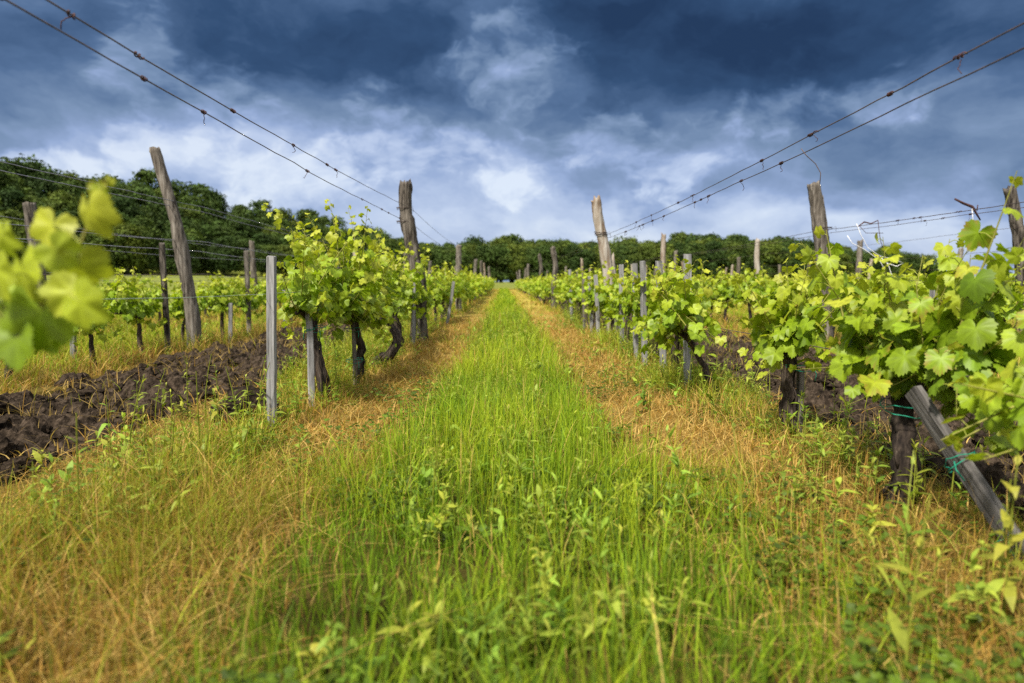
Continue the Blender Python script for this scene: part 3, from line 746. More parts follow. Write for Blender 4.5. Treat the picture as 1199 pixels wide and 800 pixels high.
PV = [log_mesh([(0, 0, -.1), (.02, .0, .8), (r_.normal(0, .04), 0, 1.4), (r_.normal(0, .05), 0, 1.95)], .088, .066, 60 + k, [M_post, M_post, M_pale][k % 3], 10, 3, .03) for k in range(6)]
post_label = {
    'L1': 'weathered post farther down the path row on the wooded side',
    'L2': 'weathered post farther along the row across the ploughed earth below the hill', 'L3': 'post in the outermost row before the hillside meadow, beyond the square-topped one',
    'R1': 'weathered post farther down the path row on the open side', 'R2': 'weathered post farther down the second row on the open side',
    'R3': 'weathered post farther down the third row on the open side', 'R4': 'weathered post in the fourth row on the open side',
    'R5': 'weathered post in the fifth row on the open side', 'R6': 'weathered post in the sixth row on the open side'}
for rn, x in ROWS.items():
    if rn in ('R7', 'R8'): continue
    y0 = 10.5 if rn == 'R1' else 9.6
    for k in range(0 if rn in ('R4', 'R5', 'R6') else 1, 7):
        y = y0 + 9.75 * k + r_.normal(0, .25)
        if y > ROW_END: break
        o = post(post_label[rn], (x + r_.normal(0, .05), y, float(ground_z(x, y))), PV[int(r_.integers(6))])
        o.rotation_euler = (r_.normal(0, .025), r_.normal(0, .03), r_.uniform(0, 6.28)); o.scale = (1, 1, r_.uniform(.92, 1.12))

def stake_mesh(h, w, d, seed, mat=None, round_=False):
    r_ = np.random.default_rng(seed); m = MB()
    n = 10; t = np.linspace(0, 1, n)
    c = np.stack([np.cumsum(r_.normal(0, .0015, n)), np.cumsum(r_.normal(0, .0015, n)), -.15 + (h + .15) * t], -1)
    if round_: m.tube(c, np.full(n, w / 2), 9, .04, .03, seed, True, None, .004)
    else:
        # squared section with worn corners
        s = []
        for (a, b) in ((1, 1), (-1, 1), (-1, -1), (1, -1)):
            e = .14
            s += [(a * (1 - e), b), (a, b * (1 - e))] if a * b < 0 else [(a, b * (1 - e)), (a * (1 - e), b)]
        s = np.array(s) * [w / 2, d / 2]; k = len(s)
        V = (c[:, None, :] + np.concatenate([np.broadcast_to(s[None], (n, k, 2)) * (1 + r_.normal(0, .015, (n, k, 1))), np.zeros((n, k, 1))], -1))
        V[-1, :, 2] += s[:, 0] * r_.normal(0, .12) + r_.normal(0, .002, k)
        V = V.reshape(-1, 3); i = np.arange(n - 1)[:, None] * k; j = np.arange(k)[None]; j2 = (j + 1) % k
        q = np.stack([i + j, i + j2, i + j2 + k, i + j + k], -1).reshape(-1, 4)
        m.add(V, [4] * len(q) + [k], list(q.ravel()) + list(range((n - 1) * k, n * k)))
    return m.mesh('vine_stake', mat or M_stake, False)
def stake(label, pt, pb, Y, w=.05, d=.04, rz=0.2, mat=None, round_=False, ties=()):
    """from a top pixel and a foot pixel at depth Y"""
    b = W(pb[0], pb[1], Y); t = W(pt[0], pt[1], Y); b.z = 0; h = (t - b).length
    o = new('vine_stake', stake_mesh(h, w, d, int(pt[0] * 7 + pt[1]), mat, round_), loc=b)
    o.rotation_euler = ((t - b).to_track_quat('Z', 'Y') @ Matrix.Rotation(rz, 3, 'Z').to_quaternion()).to_euler()
    tag(o, label, 'stake', SG)
    for z in ties: twine(o, (0, 0, z), w * .72, int(z * 100))
    return o
stake('tallest grey squared stake standing alone beside the ploughed earth', (318, 300), (319, 506), 3.84, .055, .045, .1)
stake('short grey stake with a rounded top tied to the leaning dark trunk', (361, 352), (365, 476), 4.68, .05, .045, .3, ties=(.52,))
stake('thin brown round stake tied to the tallest bushy vine', (414, 372), (416, 448), 5.6, .035, .035, 0, M_post, True)
stake('slim grey stake in the leaves just before the knobbly post', (484, 330), (484, 402), 8.9, .045, .04)
stake('slanting grey stake in the path row, past the knobbly post', (531, 330), (523, 378), 13.2, .06, .05)
stake('tall grey squared stake rising from the leaves beside the tied yellow-leaved plants', (805, 298), (806, 410), 5.25, .055, .045, .2)
stake('grey stake leaning slightly, with its top cut flat, between two vines', (770, 306), (777, 431), 6.2, .06, .05, .1)
stake('grey stake with a scrap of green twine halfway up', (752, 306), (755, 424), 6.95, .055, .045, .3, ties=(.36,))
stake('grey stake nearly hidden by leaves behind the twine-scrap stake', (743, 309), (745, 405), 7.5, .055, .045, .2)
stake('short-topped grey stake beside the split pale post', (727, 310), (728, 398), 8.5, .055, .045, .2)
stake('pale slim stake just beyond the split pale post', (697, 322), (701, 394), 10.2, .055, .045, .2)
stake('second slim stake beyond the split pale post, leaning inward', (690, 324), (693, 388), 11.1, .05, .045, .2)
stake('dark slim stake third beyond the split pale post', (683, 319), (684, 381), 11.9, .05, .045, .2, M_post)
stake('pale stake fourth beyond the split pale post', (667, 316), (670, 372), 14.0, .06, .05, .2)
stake('weathered brown stake close before the very tall slanting post', (189, 285), (196, 402), 8.3, .075, .06, .3, M_post)
stake('brown stake alone in the row across the ploughed earth', (288, 294), (292, 388), 11.0, .085, .07, .3, M_post)
stake('knee-high stake stub by the dry grass edge of the ploughed earth', (270, 355), (270, 394), 9.6, .05, .05, .2, M_stake)
stake('thin grey stake under the blurred shoot', (83, 330), (86, 418), 7.2, .05, .045, .1)
stake('thin pale stake behind the short grey stake', (333, 340), (334, 388), 11.6, .05, .045, .1)
stake('short brown stake behind the tied yellow-leaved vine', (938, 432), (936, 512), 3.66, .03, .03, .2, M_post)
stake('grey stake showing among leaves behind the slanting board', (1094, 325), (1094, 420), 7.0, .06, .05, .2)
# the slanting board
b = W(1203, 672, 2.0); t = W(1070, 458, 2.42); b.z = max(b.z, .0)
o = new('leaning_board', stake_mesh((t - b).length, .075, .032, 33, M_board), loc=b)
o.rotation_euler = ((t - b).to_track_quat('Z', 'Y') @ Matrix.Rotation(1.25, 3, 'Z').to_quaternion()).to_euler()
tag(o, 'weathered grey board slanting against the thick shaggy vine, tied with green twine', 'board')
for z in (.34, .06): twine(o, (0, 0, z), .052, int(z * 100))

# ------------------------------------------------------------------ wires
WG = 'trellis wires strung along the rows'
def wire(label, x, hs, mat=None, rad=.0028, y0=.2, first=9.6, seed=0, tend=0, y1=ROW_END):
    """hs = height at the camera end, at the first post and beyond; sags between posts"""
    r_ = np.random.default_rng(seed)
    ys = np.concatenate([np.arange(y0, 14, .18), np.arange(14, y1, 1.2)])
    ph = ((ys - first) / 9.75) % 1.0
    h = np.interp(ys, [0, first, y1], hs) - .05 * 4 * ph * (1 - ph)
    z = h + np.cumsum(r_.normal(0, .0022, len(ys))) * .8
    xx = x + np.interp(ys, [0, first, y1], [0, 0, 0]) + np.convolve(r_.normal(0, .006, len(ys)), np.ones(5) / 5, 'same')
    z = z + np.array([float(ground_z(x, y)) for y in ys])
    P = np.stack([xx, ys, z], -1)
    m = MB(); m.tube(P, rad, 5, .03, 0, seed, False)
    o = new('trellis_wire', m.mesh('trellis_wire', mat or M_wire, True)); tag(o, label, 'wire', WG)
    for k in range(tend):                               # dried tendrils wound on the wire
        y = r_.uniform(1.7, 9.3); c = np.array([np.interp(y, ys, P[:, i]) for i in range(3)])
        mm = MB(); a = np.linspace(0, r_.uniform(6, 22), 26); L = r_.uniform(.02, .09)
        mm.tube(np.stack([c[0] + (rad + .004) * np.cos(a), c[1] + L * (a / a[-1] - .5), c[2] + (rad + .004) * np.sin(a)], -1), .0026, 5, .15, 0, k, True)
        if r_.random() < .6:
            n = 6; dz = np.cumsum(r_.uniform(.004, .014, n)); mm.tube(np.stack([c[0] + np.cumsum(r_.normal(0, .006, n)), c[1] + np.cumsum(r_.normal(0, .008, n)), c[2] - dz], -1), .0018, 4, .1, 0, k)
        new('dried_tendril', mm.mesh('dried_tendril', M_tendril, True), o)
    return o, P
wire('lower of the two top wires rising from the knobbly post, with knotted tendrils', -1.30, (1.60, 1.67, 1.62), seed=1, tend=8)
wire('upper of the two top wires rising from the knobbly post', -1.30, (1.63, 1.87, 1.72), seed=2, tend=6)
wire('pale green low wire of the path row on the wooded side', -1.33, (.83, .84, .84), M_wire2, .0013, seed=3)
_, PR1 = wire('upper of the two wires rising from the split pale post', 1.55, (1.66, 1.57, 1.55), seed=4, tend=9, first=10.4)
wire('lower of the two wires rising from the split pale post, thick with tendrils', 1.57, (1.59, 1.54, 1.5), seed=5, tend=14, first=10.4)
wire('low wire of the path row on the open side, among the leaves', 1.56, (.55, .56, .56), seed=6, first=10.4)
_, PR2 = wire('upper of the two top wires on the tall straight grey post', 4.36, (1.60, 1.58, 1.55), seed=7, tend=12, rad=.0035)
wire('lower top wire just behind the upper one on the tall straight grey post', 4.50, (1.56, 1.54, 1.5), seed=8, tend=8)
wire('low wire through the leaves of the second row on the open side', 4.4, (.9, .9, .9), seed=9)
for k, h in enumerate((1.62, 1.28, 1.08)):
    wire(['top wire on the dark tapering post at the picture edge', 'middle wire on the dark tapering post at the picture edge', 'lowest wire on the dark tapering post at the picture edge'][k], 7.28, (h, h, h), seed=12 + k)
for k, h in enumerate((1.90, 1.81, 1.38, 1.27, .96)):
    wire(['topmost wire on the very tall slanting post', 'second wire from the top on the very tall slanting post', 'middle wire on the very tall slanting post', 'wire just under the middle one on the very tall slanting post', 'dark lowest wire on the very tall slanting post'][k], -4.15 - .04 * (k % 2), (h, h, h), M_wire_sheen if k < 4 else None, .0045, seed=20 + k, tend=3 if k in (0, 2) else 0)
for k, h in enumerate((1.75, 1.45, 1.0, .9)):
    wire(['top wire on the square-topped post before the hill meadow', 'second wire on the square-topped post before the hill meadow', 'third wire on the square-topped post before the hill meadow', 'lowest wire on the square-topped post before the hill meadow'][k], -7.0, (h, h, h), M_wire_sheen, .0045, seed=30 + k)
wraps = [o for o in bpy.data.objects if o.name.startswith('trellis_wire')]
for o in wraps:
    lab = o['label']
    c = None
    if 'knobbly post' in lab: c = [(-1.385, 9.6, 1.665, .095), (-1.385, 9.6, 1.85, .092)]['upper' in lab]
    elif 'split pale post' in lab: c = [(1.47, 10.4, 1.545, .088), (1.46, 10.4, 1.575, .088)]['upper' in lab]
    elif 'tall straight grey' in lab: c = [(4.42, 9.5, 1.535, .105), (4.42, 9.5, 1.58, .105)]['upper' in lab]
    if c:
        m = MB()
        for k in range(3): m.tube(loop_pts((c[0], c[1], c[2] + .012 * k), c[3] + .004 * k, 18, .12 * (k - 1), .5, k), .003, 5, cap=False)
        m.tube([(c[0] + c[3], c[1] - .03, c[2]), (c[0] + c[3] + .04, c[1] - .06, c[2] + .03), (c[0] + c[3] + .05, c[1] - .05, c[2] - .04)], .0025, 5)
        new('wire_wrap', m.mesh('wire_wrap', M_wire, True), o)
# loose ends and things caught on the wires
def small(name, label, cat, mat, tubes):
    m = MB()
    for pts, rad in tubes: m.tube(pts, rad, 5, .05, 0, 3, True)
    return tag(new(name, m.mesh(name, mat, True)), label, cat)
c = np.array(W(938, 175, 3.55))
small('loose_wire', 'loose end of wire dangling in a curve before the tall straight grey post', 'wire', M_wire, [(np.array([W(938, 174, 3.55), W(944, 182, 3.55), W(955, 192, 3.54), W(961, 203, 3.53), W(960, 215, 3.53)]), .0022)])
Ys = 8.3
st_ = lambda L: np.array([W(a, b, Ys) for a, b in L])
small('white_string', 'white plastic string hanging in loops from the wire beside the tall grey post', 'string', M_string,
      [(st_([(1003, 262), (1008, 275), (1016, 290), (1030, 300), (1050, 305), (1058, 308), (1050, 312), (1038, 308), (1026, 302), (1012, 292), (998, 285), (992, 276)]), .0042), (st_([(1032, 302), (1040, 310), (1044, 322), (1046, 330)]), .004), (st_([(1028, 302), (1034, 312), (1037, 322)]), .003)])
small('vine_twig', 'dead forked reddish twig caught on the wire at the picture edge', 'twig', M_tendril, [(st_([(1118, 233), (1128, 238), (1138, 242), (1142, 248), (1148, 258)]), [.012, .016, .018, .013, .008]), (st_([(1138, 242), (1144, 246), (1145, 240)]), [.016, .012, .006])])
small('plastic_strip', 'limp pale strip of plastic hanging from the dead forked twig', 'plastic strip', M_string, [(st_([(1138, 243), (1139, 255), (1139, 268), (1140, 280)]), [.006, .005, .005, .003])])
small('dry_cane', 'dry brown cane tangled on the wire and drooping beside the white string', 'cane', M_tendril, [(st_([(1004, 266), (1012, 260), (1020, 262), (1028, 258)]), [.005, .010, .008, .005]), (st_([(1028, 258), (1029, 268), (1031, 282), (1034, 291)]), [.005, .004, .004, .003]), (st_([(1006, 264), (1014, 273), (1034, 273)]), .0035)])

# ------------------------------------------------------------------ woods
def crown_mesh(seed, H=14.0, Wd=4.6, cb=2.5, n=5600):
    r_ = np.random.default_rng(seed); m = MB()
    lobes = []
    for k in range(46):
        z = r_.uniform(0, 1); prof = math.sin(math.pi * min(1, .22 + .70 * z)) ** .55
        a = r_.uniform(0, 6.28); rr = Wd * prof * math.sqrt(r_.random()) * .85
        lobes.append((rr * math.cos(a), rr * math.sin(a), cb + (H - cb) * (.08 + .84 * z), r_.uniform(1.1, 2.3)))
    lobes.append((0, 0, H - 1.3, 1.5))
    per = n // len(lobes)
    for (x, y, z, r) in lobes:
        d = unit(r_.normal(0, 1, (per, 3))); d[:, 2] = np.where(d[:, 2] < -.4, -d[:, 2], d[:, 2])
        rad = r * r_.uniform(.72, 1.12, per) * (1 + .22 * np.sin(d[:, 0] * 5 + z) * np.cos(d[:, 1] * 5 + x))
        c = np.array([x, y, z]) + d * rad[:, None] * [1, 1, 1.05]
        nor = unit(d + r_.normal(0, .55, (per, 3))); t = unit(np.cross(nor, r_.normal(0, 1, (per, 3)))); b = np.cross(nor, t)
        s = r_.uniform(.18, .42, per)[:, None]
        V = np.stack([c - t * s, c + b * s * .75 + nor * s * .2, c + t * s * 1.1, c - b * s * .7 + nor * s * .15], 1)
        tone = r_.uniform(.78, 1.25); cc = np.array([.043, .076, .014]) * tone * r_.uniform(.75, 1.3, (per, 1)) + r_.uniform(0, .010) * np.array([1, .6, 0])
        m.add(V.reshape(-1, 3), [4] * per, np.arange(per * 4), np.repeat(cc, 4, 0))
    return m.mesh('tree_crown', M_crown, False)
def tree_trunk(seed, H, cb):
    r_ = np.random.default_rng(seed); m = MB()
    t = np.linspace(0, 1, 8)
    m.tube(np.stack([r_.normal(0, .12, 8) * t, r_.normal(0, .12, 8) * t, -.5 + (H * .75 + .5) * t], -1), .32 * (1 - .8 * t), 8, .06, .06, seed)
    for k in range(7):
        a = r_.uniform(0, 6.28); z = r_.uniform(cb, H * .6); L = r_.uniform(1.5, 3.2); u = np.linspace(0, 1, 5)
        m.tube(np.stack([np.cos(a) * L * u, np.sin(a) * L * u, z + L * .7 * u], -1), .12 * (1 - .75 * u), 5, .05, 0, seed + k)
    return m.mesh('tree_trunk', M_trunk, True)
TV = []
for k in range(8):
    H = [14, 15, 13, 16, 14.5, 13.5, 15.5, 14][k]; cb = [.6, 1.2, .2, .9, .4, .6, 1.0, .3][k]
    TV.append((tree_trunk(400 + k, H, cb), crown_mesh(500 + k, H, [4.8, 3.5, 5.3, 4.6, 5.7, 3.7, 4.2, 5.0][k], cb), H))
SIL_X = [-200, 0, 60, 100, 135, 170, 200, 250, 300, 350, 400, 450, 520, 545, 580, 650, 700, 760, 800, 850, 900, 950, 1000, 1050, 1075]
SIL_Y = [180, 190, 200, 210, 203, 206, 208, 224, 240, 244, 260, 274, 287, 284, 280, 280, 284, 281, 277, 275, 279, 286, 291, 292, 300]
def tree(x, y, top, label, r_):
    """a tree at (x, y) whose top reaches height top"""
    t, c, H = TV[int(r_.integers(8))]
    z = float(ground_z(x, y)); s = (top - z) / H
    s = float(np.clip(s, .35, 1.5))
    e = new('broadleaf_tree', None, loc=(x, y, z), rot=(0, 0, r_.uniform(0, 6.28))); e.scale = (max(s, .8) * r_.uniform(1.0, 1.25),) * 2 + (s,)
    tag(e, label, 'tree', 'trees of the wood beyond the vineyard')
    new('trunk', t, e); new('crown', c, e)
r_ = np.random.default_rng(8)
p = -190.0
while p < 1082:
    u = math.tan(math.atan((p - 599.5) / F) + YAW)
    D0 = float(np.interp(u, EDGE_U, EDGE_D))
    left = p < 560
    ranks = 5 if p < 420 else 4
    for k in range(ranks):
        y = D0 + k * 8.5 + r_.uniform(-2, 2); pp = p + r_.normal(0, 6)
        x = math.tan(math.atan((pp - 599.5) / F) + YAW) * y
        ys_ = float(np.interp(pp, SIL_X, SIL_Y))
        full = (330 - ys_) / F * y + CAM_H
        fr = (.52 + .48 * k / (ranks - 1)) if p < 420 else (.84 + .16 * k / (ranks - 1))
        top = full * fr * r_.uniform(.90, 1.05)
        tree(x, y, top, ('dark green broadleaf tree in the wood climbing the hill' if left else 'dark green broadleaf tree in the level wood closing the end of the rows'), r_)
    p += 5.4 / D0 * F * (1.0 if p < 420 else .95)
# low far line of bushes past the end of the wood
for k in range(14):
    x = 330 + k * 13 + r_.normal(0, 4); y = 430 + r_.normal(0, 15)
    tree(x, y, 7.0 + r_.uniform(-1.5, 1.2), 'tiny far tree on the skyline past the end of the wood', r_)

# ------------------------------------------------------------------ grass and weeds
def blades(name, x, y, h, w, col, seed, lean=.35, segs=3, mat=None, tipcol=None, flat=None):
    r_ = np.random.default_rng(seed); n = len(x)
    z = ground_z(x, y) + (fbm(x, y, 1.1, 3) - .5) * .06
    a = r_.uniform(0, 2 * np.pi, n) if flat is None else flat; ln = np.abs(r_.normal(0, lean, n)); fc = r_.uniform(0, 2 * np.pi, n)
    dirx, diry = np.cos(a), np.sin(a); sx, sy = np.cos(fc), np.sin(fc)
    t = np.linspace(0, 1, segs + 1)
    V = np.zeros((n, 2 * segs + 1, 3), np.float32)
    bend = r_.uniform(.6, 1.6, n)
    for k in range(segs + 1):
        off = ln * h * (t[k] ** 1.8) * bend
        zz = h * t[k] * (1 - .22 * np.minimum(ln, 1.5) * bend * t[k] ** 2 * .8)
        cx, cy, cz = x + dirx * off, y + diry * off, z - .01 + zz
        wk = w * (1 - .55 * t[k]) * .5
        if k < segs:
            V[:, 2 * k] = np.stack([cx - sx * wk, cy - sy * wk, cz], -1); V[:, 2 * k + 1] = np.stack([cx + sx * wk, cy + sy * wk, cz], -1)
        else: V[:, 2 * k] = np.stack([cx, cy, cz], -1)
    m = 2 * segs + 1
    lp = []; sz = []
    for k in range(segs - 1): lp += [2 * k, 2 * k + 1, 2 * k + 3, 2 * k + 2]; sz.append(4)
    k = segs - 1; lp += [2 * k, 2 * k + 1, 2 * k + 2]; sz.append(3)
    L = ((np.arange(n) * m)[:, None] + np.array(lp)[None]).ravel()
    c = np.repeat(col[:, None, :], m, 1)
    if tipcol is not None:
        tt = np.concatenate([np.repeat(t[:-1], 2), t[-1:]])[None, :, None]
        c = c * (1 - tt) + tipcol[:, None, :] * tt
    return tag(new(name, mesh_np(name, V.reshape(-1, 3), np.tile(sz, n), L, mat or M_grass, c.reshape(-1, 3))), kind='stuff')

def scatter(n_per_m2, y0, y1, xl, xr, r_):
    """uniform points over the wedge the photograph can see, and a margin"""
    n = int(n_per_m2 * (y1 - y0) * (xr - xl)); per = 14
    m = n // per; cx = r_.uniform(xl, xr, m); cy = r_.uniform(y0, y1, m)
    k = np.abs(cx) < .80 * cy + 1.1; cx, cy = cx[k], cy[k]; m = len(cx)
    sp = r_.gamma(2.0, .024, m); hf = r_.lognormal(0, .28, m); ang = r_.uniform(0, 6.28, m); tone = r_.normal(0, 1, m)
    i = np.repeat(np.arange(m), per); nn = len(i)
    loose = r_.random(nn) < .35
    s = np.where(loose, .16, sp[i])
    return cx[i] + r_.normal(0, 1, nn) * s, cy[i] + r_.normal(0, 1, nn) * s, np.where(loose, r_.lognormal(0, .2, nn), hf[i]), ang[i] + r_.normal(0, .9, nn), tone[i]
bands = [  # density, y0, y1, blade width, segments, x range
    (4200, .9, 3.2, .0034, 4, -4, 4), (2600, 3.2, 6.0, .0044, 3, -6, 6), (1000, 6.0, 11.0, .0075, 3, -9.5, 9.5), (330, 11.0, 22.0, .014, 2, -10, 12), (90, 22.0, 45.0, .028, 2, -10, 14), (38, 45, 80, .05, 2, -10, 14)]
r_ = np.random.default_rng(60)
for bi, (dn, y0, y1, bw, sg, xl, xr) in enumerate(bands):
    x, y, hf, an, tn = scatter(dn, y0, y1, xl, xr, r_)
    keep = ~in_soil(x, y, .02); 
    keep |= (r_.random(len(x)) < .012)
    x, y, hf, an, tn = x[keep], y[keep], hf[keep], an[keep], tn[keep]
    g = green_w(x, y); d = dry_w(x, y); n = len(x)
    pat = fbm(x + 5, y + 3, .8, 3); pat2 = fbm(x - 11, y + 7, .35, 2)
    isg = r_.random(n) < np.clip(g * 1.15 - .05 + .10 * (pat - .5), 0, 1)
    # ---- fresh green strip
    xx, yy = x[isg], y[isg]; k = len(xx)
    fb = r_.random(k)[:, None]; tall = sstep(2.7, 3.6, yy) * sstep(8.5, 6.0, yy) * .10 - .01
    ce = 1 - .45 * np.abs(xx) 
    hh = (r_.gamma(4, .034, k) * .9 + .03 + tall) * np.clip(ce, .5, 1) * (.55 + .9 * pat[isg]) * hf[isg]
    hh = np.clip(hh, .07 + .05 * r_.random(k), .34) * (1 - .18 * sstep(2.6, 1.8, yy))
    lime = np.clip(.32 + 1.4 * (pat2[isg] - .5) + 1.2 * (pat[isg] - .5) + .30 * sstep(2.0, 6, yy) + .22 * tn[isg], 0, 1)[:, None]
    c = (GREEN * (1 - lime) + LIME * lime) * (.8 + .4 * fb)
    dk = (r_.random(k) < .16 + .28 * sstep(3.2, 1.7, yy))[:, None]; c = np.where(dk, DEEP * (1 + .6 * fb), c)  # low dark herbs; larger share up close also paints in vignette darkening
    st = (r_.random(k) < .05)[:, None]; c = np.where(st, STRAW * (.6 + .4 * fb), c)
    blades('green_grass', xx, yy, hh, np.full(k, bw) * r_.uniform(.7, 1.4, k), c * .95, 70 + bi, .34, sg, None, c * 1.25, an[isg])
    # ---- the rest: dry, cropped beside the strip, rank under the vines
    xx, yy = x[~isg], y[~isg]; k = len(xx); dd = d[~isg]
    q = r_.random(k)
    pa = pat[~isg]; pb = pat2[~isg]
    hh = (r_.gamma(4, .026, k) + .035) * (.35 + 1.25 * pa) * (1 - .68 * dd) * hf[~isg]
    near = sstep(3.6, 2.0, yy) * (xx < -.4); hh = hh * (1 + .45 * near)
    gr = np.clip(.66 + 1.9 * (pa - .5) + .9 * (pb - .5) - .48 * dd + .16 * tn[~isg], .05, .95)      # share of living blades in the mixture
    hh = np.clip(hh, .02, .30) * (1 - .60 * sstep(-1.35, -1.75, xx) * (xx > -2.4) * sstep(1.8, 2.6, yy) * sstep(7, 5, yy)) * (1 - .45 * sstep(1.45, 1.7, xx) * (xx < 2.2) * sstep(8, 6, yy))
    fb = r_.random((k, 1))
    live = (q < gr)[:, None]
    edge = ((xx < -3.5) & (xx > -4.3) | (xx > 3.5) & (xx < 4.2))[:, None]
    c_live = np.where(r_.random((k, 1)) < .55, OLIVE, np.where(r_.random((k, 1)) < .5, LIME * .9, GREEN * .9)) * (.75 + .5 * fb)
    c_dry = np.where(r_.random((k, 1)) < .45 + .0 * fb, STRAW, np.where(r_.random((k, 1)) < .6, RUST, BROWN)) * (.7 + .5 * fb)
    c = np.where(live & ~(edge & (fb < .5)), c_live, c_dry)
    near_vig = (sstep(3.6, 1.6, yy) * (np.abs(xx) > .4))[:, None] * r_.random((k, 1))  # browner rank grass up close, also darkened in colour like lens vignetting
    c = c * (1 - .8 * near_vig) + np.where(fb < .45 + .35 * (np.abs(xx) > .85)[:, None], np.where(r_.random((k, 1)) < .5, BROWN * 1.1, RUST * .75), DEEP * 1.1) * .8 * near_vig
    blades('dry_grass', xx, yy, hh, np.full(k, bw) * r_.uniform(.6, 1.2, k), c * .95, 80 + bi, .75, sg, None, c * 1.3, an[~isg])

# matted straw lying on the ground beside the green strip and along the ploughed edges
n = 26000
x = np.concatenate([r_.normal(-.95, .22, n // 3), r_.normal(1.0, .24, n // 3), r_.choice([-3.66, -2.0, 1.76, 3.65], n // 3) + r_.normal(0, .22, n // 3)]); y = 1.2 + r_.random(len(x)) ** 1.5 * 14
fb = r_.random((len(x), 1)); c = np.where(r_.random((len(x), 1)) < .6, STRAW, RUST) * (.55 + .6 * fb)
blades('matted_straw', x, y, r_.uniform(.04, .13, len(x)), np.full(len(x), .0045) + .0006 * y, c, 95, 1.5, 3)

n = 2600; cx = r_.choice([0, 1], n); k = r_.integers(0, 90, n); hx = r_.random(90); hy = 1.5 + r_.random(90) ** 1.5 * 12
x = np.where(cx == 0, -3.5 + 1.4 * hx[k], 1.9 + 1.6 * hx[k]) + r_.normal(0, .07, n); y = hy[k] + r_.normal(0, .07, n)
blades('soil_litter', x, y, r_.uniform(.08, .2, n), np.full(n, .004) + .0005 * y, np.repeat((STRAW * .7)[None], n, 0) * r_.uniform(.5, 1.2, (n, 1)), 96, 1.2, 3)
# leafy weeds: an upright stem with lance-shaped leaves, the top ones pale
LANCE = np.array([(0, 0), (.065, .22), (.088, .42), (.062, .72), (0, 1.0), (-.062, .72), (-.088, .42), (-.065, .22)])
def weed_into(mb, x, y, z, h, seed, nleaf=12, lsize=.075, pale=.5, droop=.3):
    r_ = np.random.default_rng(seed)
    lx, ly = r_.normal(0, .10, 2) * h
    u = np.linspace(0, 1, 5)
    sp = np.stack([x + lx * u ** 2, y + ly * u ** 2, z + h * u - .01], -1)
    c0 = np.array([.24, .27, .03])
    mb.tube(sp, .0034 * (1 - .6 * u) * (h / .3) ** .5, 4, 0, 0, 1, False, c0)
    a = r_.uniform(0, 6.28)
    n = nleaf
    uu = np.sort(r_.uniform(.22, 1.0, n)); az = a + np.arange(n) * 2.4 + r_.normal(0, .3, n)
    P = np.stack([np.interp(uu, u, sp[:, i]) for i in range(3)], -1)
    up = np.where(uu > .85, r_.uniform(.8, 2.2, n), r_.uniform(.1, 1.2, n))
    tip = unit(np.stack([np.cos(az), np.sin(az), up], -1)); nor = unit(np.stack([-np.cos(az) * up, -np.sin(az) * up, np.ones(n)], -1) + r_.normal(0, .25, (n, 3)))
    sx = np.cross(tip, nor)
    fat = r_.uniform(.65, 2.0); hue = np.array([r_.uniform(.65, .98), r_.uniform(.85, 1.05), 1.0]) * r_.uniform(.75, 1.1)
    s = lsize * r_.uniform(.6, 1.25, n) * np.interp(uu, [0, .5, 1], [1.1, 1.05, .6])
    r2 = LANCE[:, 1]
    V = P[:, None] + s[:, None, None] * (LANCE[None, :, 0:1] * fat * sx[:, None] + r2[None, :, None] * tip[:, None] - (droop * r_.uniform(.3, 1.6, (n, 1)) * r2[None] ** 2)[..., None] * np.array([0, 0, 1.0]) + (np.abs(LANCE[:, 0])[None] * .5)[..., None] * nor[:, None])
    t = np.clip(uu * .9 + r_.normal(0, .12, n) + pale - .5, 0, 1)[:, None]
    c = (np.array([.125, .185, .012]) * (1 - t) + np.array([.40, .41, .045]) * t) * r_.uniform(.85, 1.15, (n, 1)) * hue
    lp = [0, 1, 7, 1, 2, 6, 7, 2, 3, 5, 6, 3, 4, 5]; sz = [3, 4, 4, 3]
    mb.add(V.reshape(-1, 3), np.tile(sz, n), ((np.arange(n) * 8)[:, None] + np.array(lp)[None]).ravel(), np.repeat(c, 8, 0))
mb = MB(); r_ = np.random.default_rng(90); made = 0
while made < 2600:
    y = 1.3 + r_.random() ** 1.3 * 15
    z_ = r_.random()
    x = r_.normal(1.50, .36) if z_ < .44 else r_.normal(-1.50, .36) if z_ < .74 else r_.normal(.0, .38) if z_ < .90 else r_.choice([-4.3, 4.4]) + r_.normal(0, .5)
    if y < 2.4 and abs(x) > .6 and r_.random() < .6: continue
    if x > 1.2 and y < 3.3 and r_.random() < .65: continue
    if -2.2 < x < -1.4 and 1.8 < y < 4.5 and r_.random() < .55: continue
    if abs(x) > .8 * y + .8 or in_soil(np.array([x]), np.array([y]), .05)[0] and r_.random() > .06: continue
    if fbm(x + 2, y + 60, .6, 2) < .50 and r_.random() > .12: continue
    if dry_w(np.array([x]), np.array([y]))[0] > .4 and r_.random() > .15: continue
    made += 1
    h = min(.46, r_.lognormal(-1.6, .42)) * (.75 if abs(x) < .6 else 1.0)
    far = y > 7
    weed_into(mb, x, y, float(ground_z(x, y)), h, 5000 + made, 7 if far else int(r_.integers(7, 16)), (.085 if far else float(np.clip(r_.lognormal(-2.8, .35), .03, .085))), r_.uniform(.30, .85), r_.uniform(.1, .7))
tag(new('weeds', mb.mesh('weeds', M_weed, False)), kind='stuff')
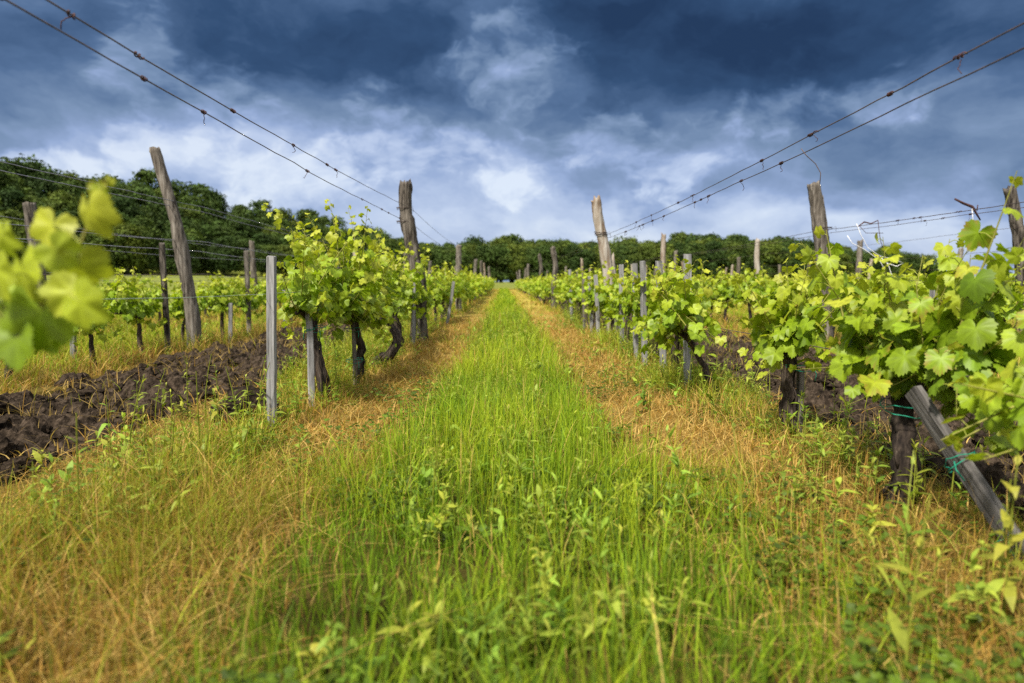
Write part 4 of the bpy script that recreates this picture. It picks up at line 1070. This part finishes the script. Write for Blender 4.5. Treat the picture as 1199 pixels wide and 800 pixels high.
# low broad leaves and clover close to the ground
mb = MB(); n = 22000
x = np.concatenate([r_.normal(.05, .45, n // 2), r_.uniform(-2.2, 2.2, n // 2)]); y = 1.2 + r_.random(len(x)) ** 1.6 * 5
k = (fbm(x + 30, y, .5, 2) > .47) & ~in_soil(x, y, 0); x, y = x[k], y[k]; n = len(x)
az = r_.uniform(0, 6.28, n); tip = np.stack([np.cos(az), np.sin(az), r_.uniform(-.1, .6, n)], -1); nor = np.stack([r_.normal(0, .3, n), r_.normal(0, .3, n), np.ones(n)], -1)
c = (DEEP * .8) * r_.uniform(.5, 1.5, (n, 1)) + np.array([.02, .015, 0]) * r_.random((n, 1))
add_leaves(mb, np.stack([x, y, r_.uniform(.015, .10, n)], -1), tip, nor, r_.uniform(.010, .022, n), c, 1, r_)
tag(new('clover', mb.mesh('clover', M_weed, False)), kind='stuff')
# the weeds that stand out one by one
def weed(label, px, foot, top, Y, n=14, ls=.075, pale=.8):
    b = W(px[0], foot, Y); t = W(px[0], top, Y); h = t.z
    m = MB(); weed_into(m, 0, 0, 0, max(h, .12), int(px[0] * 3 + top), n, ls, pale, .35)
    tag(new('weed_plant', m.mesh('weed_plant', M_weed, False), loc=(b.x, Y, 0)), label, 'weed', 'leafy weeds standing above the grass')
weed('tall pale weed spike against the ploughed earth', (205, 0), 560, 458, 3.35, 16, .06)
weed('pale drooping weed in front of the ploughed earth, beside the tall spike', (225, 0), 570, 490, 3.0, 14, .07)
weed('weed with long folded pale leaves in the lower green grass', (495, 0), 690, 610, 2.05, 14, .075)
weed('bushy pale weed at the centre of the green strip', (545, 0), 620, 540, 2.75, 18, .065)
weed('small weed with a whitish tip on the edge of the green strip', (500, 0), 600, 520, 2.9, 12, .06)
weed('pale-tipped weed in the green strip below the slanting thin trunk', (640, 0), 560, 455, 3.4, 16, .06)
weed('weed standing before the tied yellow-leaved vine', (940, 0), 560, 478, 2.95, 16, .07)
weed('pale leafy weed in dry grass before the thick shaggy trunk', (1015, 0), 700, 612, 2.15, 14, .07)
weed('weed bending sideways by the bottom frame edge in the green', (800, 0), 800, 690, 1.62, 12, .08)
weed('upright fresh weed in dry grass between path and thin slanting trunk', (905, 0), 590, 500, 2.75, 16, .07)
weed('broad-leaved weed at the foot of the slanting board', (1140, 0), 640, 560, 2.25, 12, .065)
weed('pale yellow weed under the short grey stake', (350, 0), 500, 420, 4.3, 16, .07)
